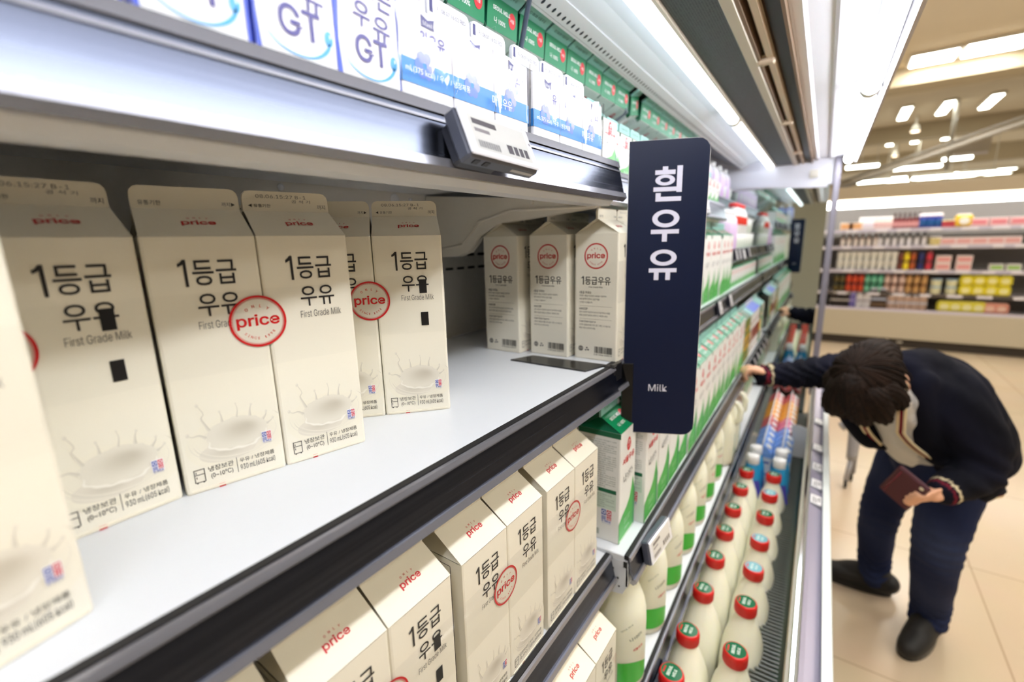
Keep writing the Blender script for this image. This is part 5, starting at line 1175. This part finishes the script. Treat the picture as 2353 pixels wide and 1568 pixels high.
# jeans
b = MB(); J = [(.098, .072, .052)]
limb(b, [hipN + Vector((0, 0, .03)), kneeN, ankN + Vector((0, 0, .02)), ankN + Vector((0, -.006, -.035))], [.100, .073, .060, .061], 22)
limb(b, [hipF + Vector((0, 0, .03)), kneeF, ankF + Vector((0, 0, .02)), ankF + Vector((0, -.006, -.035))], [.098, .070, .058, .059], 22)
ball(b, (hipN + hipF) / 2 + Vector((.02, .015, .02)), (.155, .145, .12), Matrix.Rotation(R(-55), 4, 'Z')); limb(b, [(hipN + hipF) / 2, chest + Vector((.04, .05, -.03))], [.128, .122], 8)
jm = remesh(b, .008, 3)
def jfold(p):
    d = min((p - kneeN).length, (p - kneeF).length); z = p.z
    f = .0035 * math.sin(z * 160 + 9 * p.x + 14 * math.sin(p.y * 9)) * math.exp(-(d / .10) ** 2)
    if z < -1.33: f += .0045 * math.sin(z * 190 + 6 * math.sin(p.x * 30)) * min(1, (-1.33 - z) / .06)
    return f + .001 * math.sin(p.x * 70 + z * 50)
def jcol(p, n):
    t = .5 + .5 * math.sin(p.z * 23 + p.x * 17); k = .12 * t + .16 * max(0, math.exp(-((p - (kneeN + Vector((-.02, -.05, .02)))).length / .08) ** 2))
    a, c = C(30, 38, 68), C(78, 90, 124); return tuple(a[j] + (c[j] - a[j]) * k for j in range(3))
dress(jm, 'jeans', CLOTH, person, jcol, jfold)
# grey tee under the open jacket
b = MB(); limb(b, [neck + Vector((.02, .02, -.02)), chest + Vector((-.005, -.028, -.01)), (hipN + hipF) / 2 + Vector((-.035, -.03, .07))], [.080, .115, .120], 14)
limb(b, [neck + Vector((-.005, -.015, -.03)), neck + Vector((.03, .03, -.05))], [.062, .075], 5)
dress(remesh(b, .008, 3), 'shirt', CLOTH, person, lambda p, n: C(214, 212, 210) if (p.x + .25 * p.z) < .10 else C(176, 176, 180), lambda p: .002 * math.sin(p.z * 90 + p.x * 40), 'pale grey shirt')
# navy jacket, open at the front, with striped cream and burgundy edging
b = MB()
limb(b, [neck + Vector((.045, .055, -.005)), chest + Vector((.050, .055, .045)), chest + Vector((.105, .10, -.05)), (hipN + hipF) / 2 + Vector((.075, .045, .045))], [.098, .150, .160, .150], 20)
limb(b, [shN + Vector((-.03, .05, .02)), shN, (shN + elbN) / 2 + Vector((.022, .0, 0)), elbN, (elbN + wriN) / 2 + Vector((.004, 0, -.004)), wriN + (elbN - wriN) * .08], [.105, .090, .078, .066, .054, .045], 22)
limb(b, [shF + Vector((.05, .01, .0)), shF, (shF + elbF) / 2, elbF, (elbF + wriF) / 2, wriF - (elbF - wriF) * .18], [.095, .075, .062, .052, .046, .040], 22)
limb(b, [shN + Vector((-.01, .06, .0)), chest + Vector((.10, .02, .06)), chest + Vector((.13, .06, -.10)), Vector((.43, 2.0, -.80))], [.085, .105, .105, .085], 14)
limb(b, [Vector((.245, 1.815, -.455)), Vector((.268, 1.840, -.55)), Vector((.288, 1.862, -.64)), Vector((.335, 1.905, -.70))], [.046, .046, .045, .05], 12)
limb(b, [shF, Vector((.118, 1.950, -.60)), Vector((.185, 2.00, -.72))], [.062, .062, .045], 10)
limb(b, [Vector((.068, 1.885, -.515)), Vector((.095, 1.880, -.60)), Vector((.150, 1.905, -.685))], [.050, .046, .040], 12)
limb(b, [neck + Vector((.03, .045, .03)), neck + Vector((.075, .10, .01))], [.082, .10], 6)
limb(b, [shF, neck + Vector((.01, .06, .02)), shN], [.07, .085, .08], 10)
jk = remesh(b, .0075, 4)
def kfold(p):
    t = (p - wriF).dot((shF - wriF).normalized()) if p.x < .06 else None
    f = 0
    if t is not None: f = .0040 * math.sin(p.x * 150 + 8 * math.sin(p.z * 40)) + .002 * math.sin(p.x * 320)
    d = (p - elbN).length; f += .005 * math.sin(p.z * 120 + p.x * 60 + p.y * 30) * math.exp(-(d / .11) ** 2)
    return f + .0025 * math.sin(p.z * 46 + p.x * 30 + 5 * math.sin(p.y * 14))
def kcol(p, n):
    k = .5 + .5 * math.sin(p.x * 31 + p.z * 27); a, c = C(11, 12, 22), C(18, 19, 34); col = tuple(a[j] + (c[j] - a[j]) * k for j in range(3))
    for wv, ev in ((wriN, elbN), (wriF + (wriF - elbF) * .22, elbF)):
        u = (ev - wv).normalized(); q = (p - wv).dot(u)
        if (p - wv).length < .085 and q < .030:
            if .005 < q < .011: return C(222, 206, 172)
            if -.010 < q < -.003: return C(112, 28, 44)
    return col
dress(jk, 'jacket', CLOTH, person, kcol, kfold)
def trim_strip(P, name='jacket_edging'):
    b = MB(); Q = spline(P, 24)
    for off, col in ((0, C(224, 208, 172)), (.0085, C(120, 30, 48)), (.0165, C(224, 208, 172))): b.tube([q + Vector((off * .9, -off * .35, off * .15)) for q in Q], .0046, 8, col)
    b.build(name, CLOTH, person)
trim_strip([(.186, 1.735, -.440), (.193, 1.745, -.505), (.203, 1.775, -.590), (.209, 1.795, -.620), (.245, 1.825, -.665), (.290, 1.86, -.705)])
trim_strip([(.083, 1.805, -.485), (.088, 1.810, -.55), (.098, 1.820, -.585), (.128, 1.850, -.650), (.165, 1.885, -.70)])
b = MB(); hemP = spline([(.470, 1.985, -.835), (.512, 2.035, -.848), (.532, 2.10, -.856), (.49, 2.20, -.845)], 16)
b.tube(hemP, .0085, 8, C(17, 18, 33)); b.tube([q + Vector((0, 0, -.009)) for q in hemP], .005, 8, C(120, 30, 48)); b.tube([q + Vector((0, 0, -.016)) for q in hemP], .005, 8, C(224, 208, 172)); b.build('jacket_hem', CLOTH, person)
b = MB()
def skirt(P, Q_, n=16):        # the jacket back hanging away over the hips, with thickness
    A, Bv = spline(P, n), spline(Q_, n); V = []
    for a, c in zip(A, Bv):
        nn = Vector((.6, -.5, -.2)).normalized() * .006; V += [a - nn, c - nn, a + nn, c + nn]
    F = []
    for i in range(n): k = 4 * i; F += [(k, k + 4, k + 5, k + 1), (k + 2, k + 3, k + 7, k + 6), (k, k + 2, k + 6, k + 4), (k + 1, k + 5, k + 7, k + 3)]
    F += [(0, 1, 3, 2), (4 * n, 4 * n + 2, 4 * n + 3, 4 * n + 1)]; b.add(V, F, C(19, 20, 36), smooth=True)
skirt([(.46, 1.95, -.72), (.492, 2.03, -.72), (.50, 2.12, -.72), (.45, 2.20, -.72)], [(.470, 1.985, -.835), (.512, 2.035, -.848), (.532, 2.10, -.856), (.49, 2.20, -.845)])
b.build('jacket_tail', CLOTH, person)
# hair: a brown bob falling forward over the face
b = MB(); ball(b, hp(0, .008, .016), (.091, .104, .108), HM)
limb(b, [hp(0, .05, .04), hp(0, .10, -.02), hp(0, .105, -.075)], [.075, .058, .035], 8)
for s in (-1, 1): limb(b, [hp(s * .06, -.02, .05), hp(s * .082, -.025, -.01), hp(s * .080, -.035, -.055)], [.040, .030, .014], 8)
limb(b, [hp(0, -.04, .09), hp(.02, -.098, .045), hp(.02, -.106, -.01), hp(.015, -.108, -.055)], [.05, .036, .026, .012], 10); limb(b, [hp(-.03, -.05, .08), hp(-.055, -.092, .03), hp(-.055, -.100, -.015), hp(-.045, -.100, -.06)], [.04, .034, .024, .012], 10); limb(b, [hp(.05, -.05, .07), hp(.065, -.082, .01), hp(.060, -.092, -.045)], [.04, .030, .012], 9)
hm_ = remesh(b, .005, 3)
def hfold(p):
    q = HM.inverted() @ (p - head); a = math.atan2(q.x, q.y + .001); return .0022 * math.sin(a * 46 + 3 * math.sin(q.z * 40)) + .0014 * math.sin(a * 103 + q.z * 30)
def hcol(p, n):
    q = HM.inverted() @ (p - head); a = math.atan2(q.x, q.y + .001); k = .5 + .5 * math.sin(a * 61 + 2 * math.sin(a * 17)); A, Bc = C(19, 12, 9), C(36, 23, 16); return tuple(A[j] + (Bc[j] - A[j]) * k for j in range(3))
HAIRM = mat('brown_hair', attr=True, rough=.72, spec=.15)
ho = dress(hm_, 'hair', HAIRM, person, hcol, hfold)
b = MB(); rh = random.Random(4)
for i in range(170):
    a = rh.uniform(0, 2 * math.pi); ca, sa = math.sin(a), math.cos(a); r0 = rh.uniform(.005, .03); ln = rh.uniform(.75, 1.12)
    wv = rh.uniform(-.006, .006); P = []
    for t in (0, .25, .5, .75, 1.0):
        th = t * ln * 1.95; rr = .114 + rh.uniform(-.001, .002)
        y = sa * math.sin(min(th, 1.75)) * .112 * 1.0; x = ca * math.sin(min(th, 1.75)) * .094
        z = math.cos(min(th, 1.75)) * .116 - max(0, th - 1.5) * .085
        P.append(hp(x + wv * math.sin(6 * t), y + .008, z + .014))
    k = rh.random(); A, Bc = C(18, 11, 8), C(42, 27, 19); b.tube(spline(P, 9), [.0022, .0030, .0030, .0030, .0028, .0026, .0024, .0020, .0016, .0008], 5, tuple(A[j] + (Bc[j] - A[j]) * k for j in range(3)))
b.build('hair_strands', HAIRM, ho)
def shoe(ank, toe_dir, part='shoe'):
    f = Vector(toe_dir).normalized(); s = Vector((-f.y, f.x, 0)); M = Matrix(((f.x, s.x, 0, ank.x), (f.y, s.y, 0, ank.y), (0, 0, 1, FLOOR), (0, 0, 0, 1)))
    b = MB()
    def P(x, y, z): return M @ Vector((x, y, z))
    limb(b, [P(-.055, 0, .055), P(.03, 0, .050), P(.11, .004, .042), P(.175, .004, .036)], [.046, .048, .046, .036], 16)
    limb(b, [P(-.03, 0, .06), P(-.012, 0, .105)], [.046, .050], 6); limb(b, [P(.0, 0, .085), P(.07, 0, .072), P(.12, 0, .055)], [.044, .038, .03], 8)
    me = remesh(b, .006, 3)
    for v in me.vertices: v.co.z = max(v.co.z, FLOOR + .010)
    o = dress(me, part, mat('black_shoe_fabric', attr=True, rough=.6), person, lambda p, n: C(17, 16, 17))
    q = MB(); o_ = []
    for i in range(28):
        a = 2 * math.pi * i / 28; c, sn = math.cos(a), math.sin(a); o_.append((.062 + .138 * c, (.046 + .006 * c) * sn))
    q.slab([(x, y) for x, y in o_], .0, .024, C(14, 14, 15)); q.v = [tuple(M @ Vector(v)) for v in q.v]; q.build('sole', PLAST, o)
    q = MB()
    for i in range(5): x = .03 + .018 * i; q.tube(spline([P(x, -.030, .088 - .009 * i), P(x + .006, 0, .108 - .0105 * i), P(x, .030, .088 - .009 * i)], 8), .0032, 6, C(26, 25, 27))
    q.build('laces', CLOTH, o)
shoe(ankN + Vector((0, .0, 0)), (-.40, -.92, 0)); shoe(ankF, (-1.0, .02, 0))
# what the shopper holds
t = thing('wallet', 'burgundy wallet held in the hand of the bending person', 'wallet', (.232, 1.705, -.758)); t.rotation_euler = (R(18), R(28), R(-28))
b = MB(); b.box((0, 0, 0), (.090, .014, .135), C(70, 12, 32), b=.005); b.build('wallet_body', mat('burgundy_leather', attr=True, rough=.5), t)
b = MB(); b.tube([(-.030, -.009, .055), (-.030, -.009, -.055)], .0012, 6, C(140, 44, 64)); b.lathe([(.006, 0), (.005, .002)], 14, C(220, 206, 180), M=frame((.030, -.0082, .054), (1, 0, 0), (0, 0, 1))); b.build('snap', PLAST, t)
# the grey handle frame standing on the floor behind
t = thing('trolley_handle', 'grey metal folding trolley leg with a black caster behind the cooler front', 'trolley', (.155, 3.30, FLOOR))
b = MB(); b.tube(spline([(-.04, -.02, .40), (.0, 0, .42), (.022, 0, .38), (.030, 0, .20)], 12), .026, 12, C(150, 150, 156)); b.tube([(.030, 0, .20), (.02, .0, .055)], .014, 10, C(170, 170, 176)); b.tube([(.05, .12, .40), (.05, .12, .06)], .02, 10, C(140, 140, 148)); b.tube([(0.0, 0, .40), (.05, .12, .40)], .018, 10, C(150, 150, 156)); b.build('tube_frame', PLAST, t)
for x, y in ((.02, 0), (.05, .12)):
    b = MB(); b.lathe([(.022, -.009), (.028, -.006), (.028, .006), (.022, .009)], 16, C(30, 30, 32), M=frame((x, y, .030), (0, 0, 1), (0, 1, 0)) ); b.build('caster', PLAST, t)

# ================================================================== the far cooler across the aisle
FY = 8.15
far = thing('wall_cooler', 'long lit wall cooler with five shelves across the end of the aisle', 'cooler', (0, FY, 0)); far.name = 'wall_cooler'
def fp(n, m, *bx):
    b = MB()
    for c, d in bx: b.box(c, d, (1, 1, 1), b=.004)
    b.build(n, m, far)
FX0, FX1 = -1.2, 4.2; fc, fw = (FX0 + FX1) / 2, FX1 - FX0
fz = [0.062, -0.165, -0.490, -0.806, -1.030]
fp('back_panel', mat('dim_cooler_back', C(150, 148, 146), rough=.5), ((fc, .72, -.35), (fw, .04, 1.7)))
fp('base_panel', mat('stone_grey_front', C(196, 188, 168), rough=.5), ((fc, .30, -1.235), (fw, .80, .37)))
fp('kick_plate', mat('dark_brown_kick', C(58, 50, 44), rough=.5), ((fc, .34, -1.485), (fw, .72, .13)))
fp('top_fascia', mat('beige_fascia', C(206, 192, 166), rough=.5), ((fc, .30, .55), (fw, .80, .17)))
fp('kick_socket', FRAMEM, ((.62, -.04, -1.475), (.115, .02, .055)), ((.80, -.04, -1.475), (.06, .02, .02)))
fp('light_strip', mat('lit_far_strip', (1, 1, 1), emit=((1, .98, .95), 10.0)), ((fc, -.03, .405), (fw, .06, .10)))
for i, z in enumerate(fz[:4]):
    b = MB(); b.box((0, 0, 0), (fw, .50, .018), C(196, 190, 196), b=.003); b.box((0, -.252, -.012), (fw, .012, .045), C(204, 200, 216) if i < 3 else C(92, 84, 80), b=.002)
    rn = random.Random(i)
    for k in range(18): b.box((-fw / 2 + .15 + k * .29 + rn.uniform(-.05, .05), -.262, -.012), (rn.uniform(.10, .16), .008, .036), C(240, 236, 244), b=.002)
    o = b.build('shelf', PLAST, far); o.location = (fc, .30, z - .01)
b = MB(); b.box((0, 0, 0), (fw, .68, .02), C(180, 174, 176)); b.box((0, -.345, .0), (fw, .014, .055), C(214, 208, 226), b=.003); o = b.build('well_rail', PLAST, far); o.location = (fc, .26, fz[4] - .012)
PX = lambda cx: -0.03 + (cx - 440) * (1.78 / 1531.0)       # where an item stands along the far shelves
def mesh_kind(fn): b = MB(); fn(b); return b
_fk = {}
def far_item(shape, cols):
    k = (shape, cols)
    if k not in _fk:
        b = MB(); c = [C(*q) for q in cols]
        if shape == 'jar': b.lathe([(.030, 0), (.033, .004), (.033, .085), (.028, .10), (.028, .104)], 14, [c[0], c[0], c[0], c[0], c[0]]); b.lathe([(.030, .10), (.031, .101), (.031, .122), (.029, .124)], 14, c[1]); sector(b, .033, 0, 6.28, .02, .07, c[2])
        if shape == 'bottle': b.lathe([(.027, 0), (.030, .004), (.030, .10), (.022, .135), (.012, .155), (.012, .175)], 14, [c[0], c[0], c[0], c[1], c[1], c[1]]); b.lathe([(.0135, .17), (.0135, .195), (.012, .197)], 12, c[1]); sector(b, .030, 0, 6.28, .02, .085, c[2])
        if shape == 'cup': b.lathe([(.026, 0), (.028, .003), (.036, .10), (.037, .104)], 14, [c[0], c[0], c[2], c[2]]); b.lathe([(.039, .103), (.039, .110), (.035, .113)], 14, c[1])
        if shape == 'box': b.box((0, 0, .045), (.15, .10, .09), c[0], b=.004); b.rect(-.06, .02, .06, .07, frame((0, -.0505, 0), (1, 0, 0), (0, 0, 1)), c[1], 2); b.box((0, 0, .092), (.152, .102, .006), c[2], b=.002)
        if shape == 'tub': b.lathe([(.050, 0), (.054, .004), (.062, .085), (.063, .09)], 18, c[0]); b.lathe([(.066, .088), (.066, .100), (.060, .104)], 18, c[1]); sector(b, lambda z: .052 + z * .11, 0, 6.28, .02, .07, c[2])
        if shape == 'pack': b.box((0, 0, .05), (.115, .09, .10), c[0], b=.016); b.disc(0, .05, .034, .03, frame((0, -.0452, 0), (1, 0, 0), (0, 0, 1)), c[1], 2); b.box((0, 0, .103), (.09, .07, .012), c[2], b=.004)
        _fk[k] = b.mesh({'jar': 'glass_jar', 'bottle': 'sauce_bottle', 'cup': 'plastic_cup', 'box': 'food_box', 'tub': 'round_tub', 'pack': 'food_pack'}[shape], PLAST)
    return _fk[k]
CATS = {'jar': 'jar', 'bottle': 'bottle', 'cup': 'cup', 'box': 'box', 'tub': 'tub', 'pack': 'pack'}
_seen = {}
def far_row(shape, cols, cname, cx0, cx1, n, shelf, layer=0, lift=None, sc=1.0, yoff=.10):
    sc *= (1.45, 1.18, 1.10, 1.0, 1.35)[shelf]
    hh = {'jar': .125, 'bottle': .2, 'cup': .114, 'box': .096, 'tub': .105, 'pack': .110}[shape] * sc
    names = {'jar': 'glass_jar', 'bottle': 'sauce_bottle', 'cup': 'plastic_cup', 'box': 'food_box', 'tub': 'round_tub', 'pack': 'food_pack'}
    sn = ('top', 'second', 'third', 'fourth', 'bottom')[shelf]
    z = (fz[shelf] + (.001 if shelf < 4 else .0)) + layer * (hh + .001)
    for i in range(n):
        cx = cx0 + (cx1 - cx0) * (i / max(1, n - 1))
        o = bpy.data.objects.new(names[shape], far_item(shape, cols)); COL.objects.link(o)
        o.location = (PX(cx), FY + yoff, z); o.scale = (sc, sc, sc)
        _seen.setdefault((cname, shape, sn), []).append((layer, o))
W3 = (240, 236, 238)
far_row('box', ((244, 214, 186), (238, 176, 120), W3), 'white and orange', 505, 585, 2, 0, sc=.75)
far_row('jar', (W3, (250, 250, 252), (232, 226, 240)), 'white', 655, 735, 3, 0, sc=.9); far_row('jar', ((244, 226, 222), W3, (226, 190, 190)), 'pale pink', 790, 905, 4, 0, sc=.9)
far_row('bottle', ((120, 44, 48), (60, 36, 34), (206, 150, 150)), 'dark red', 950, 1170, 6, 0, sc=.72); far_row('jar', ((50, 62, 150), (236, 230, 236), (40, 90, 150)), 'dark blue', 1200, 1330, 3, 0, sc=1.0)
far_row('tub', ((216, 84, 96), (236, 228, 180), (234, 190, 190)), 'red', 1400, 1450, 2, 0, sc=.6); far_row('pack', ((232, 190, 60), (250, 248, 240), W3), 'yellow', 1540, 1540, 1, 0, sc=1.0)
far_row('box', ((242, 200, 204), (232, 140, 150), W3), 'pink', 1660, 1960, 3, 0, sc=.75)
far_row('bottle', ((236, 220, 214), (84, 50, 36), (244, 236, 230)), 'brown topped', 480, 800, 6, 1, sc=.78); far_row('bottle', ((240, 238, 244), (50, 42, 44), (246, 244, 250)), 'black topped white', 845, 1240, 7, 1, sc=.78)
far_row('tub', ((236, 220, 150), W3, (214, 220, 236)), 'cream', 1335, 1335, 1, 1, sc=.9); far_row('box', ((244, 222, 222), (236, 176, 176), W3), 'pale pink', 1440, 1940, 5, 1, sc=.88)
for ly in (0, 1):
    far_row('cup', ((232, 236, 232), (250, 250, 250), (238, 236, 228)), 'white', 475, 1000, 9, 2, ly, sc=.98)
    for cx, col, nm in ((1060, (110, 60, 50), 'brown'), (1110, (236, 206, 50), 'yellow'), (1170, (168, 84, 44), 'rust'), (1240, (44, 50, 106), 'navy'), (1310, (196, 60, 76), 'crimson')): far_row('jar', (col, tuple(int(q * .7) for q in col), tuple(min(255, int(q * 1.15)) for q in col)), nm, cx, cx, 1, 2, ly, sc=.9)
    far_row('box', ((246, 220, 216), (236, 160, 160), W3), 'pale pink', 1430, 1600, 2, 2, ly, sc=.9)
far_row('box', ((232, 232, 228), (150, 196, 90), W3), 'white and green', 1860, 1990, 2, 2, sc=.8)
for ly in (0, 1):
    far_row('jar', ((64, 66, 34), (34, 30, 26), (110, 92, 50)), 'dark olive', 465, 525, 2, 3, ly, sc=1.0); far_row('jar', ((196, 62, 38), (120, 40, 30), (214, 84, 50)), 'red', 590, 715, 3, 3, ly, sc=1.0)
    far_row('jar', ((80, 166, 132), (60, 120, 100), (130, 200, 172)), 'teal', 775, 900, 3, 3, ly, sc=1.0); far_row('jar', ((206, 172, 158), (140, 104, 92), (226, 200, 190)), 'dusty pink', 965, 1100, 3, 3, ly, sc=1.0)
    far_row('jar', ((190, 142, 84), (140, 100, 60), (206, 164, 110)), 'tan', 1165, 1300, 3, 3, ly, sc=1.0)
    far_row('tub', ((232, 232, 196), (156, 190, 214), (240, 232, 190)), 'cream and blue', 1405, 1535, 2, 3, ly, sc=.95); far_row('pack', ((232, 218, 54), (246, 240, 170), (236, 226, 80)), 'yellow', 1650, 1950, 4, 3, ly, sc=1.15)
for ly in (0, 1):
    far_row('tub', ((44, 36, 34), (214, 206, 196), (70, 40, 36)), 'black', 470, 590, 3, 4, ly, sc=.75)
    far_row('tub', ((120, 110, 180), (170, 160, 214), (226, 224, 236)), 'lilac', 655, 655, 1, 4, ly, sc=.75)
    far_row('tub', ((226, 224, 226), (168, 160, 170), (200, 196, 200)), 'grey lidded', 720, 790, 2, 4, ly, sc=.75)
    far_row('jar', ((60, 52, 50), (200, 206, 226), (110, 84, 60)), 'dark', 840, 960, 4, 4, ly, sc=.85)
    far_row('tub', ((200, 170, 150), (216, 222, 236), (80, 84, 96)), 'white lidded', 1030, 1310, 5, 4, ly, sc=.7)
far_row('pack', ((228, 216, 70), (244, 238, 180), (236, 226, 110)), 'yellow', 1500, 1780, 4, 4, sc=.95); far_row('pack', ((222, 150, 130), (240, 200, 180), (232, 180, 160)), 'salmon', 1870, 1960, 2, 4, sc=.9)

for (cname, shape, sn), it in _seen.items():
    for ly in (0, 1):
        q = [o for l, o in it if l == ly]; both = len({l for l, o in it}) > 1
        for i, o in enumerate(q):
            lab = ('upper ' if ly else 'lower ') if both else ''
            lab += '%s %s' % (cname, CATS[shape])
            if len(q) > 1: lab += ', %s from the left' % ORD[i]
            tag(o, lab + ' on the far cooler %s shelf' % sn, CATS[shape], '%s %ss on the %s shelf of the far cooler' % (cname, CATS[shape], sn))
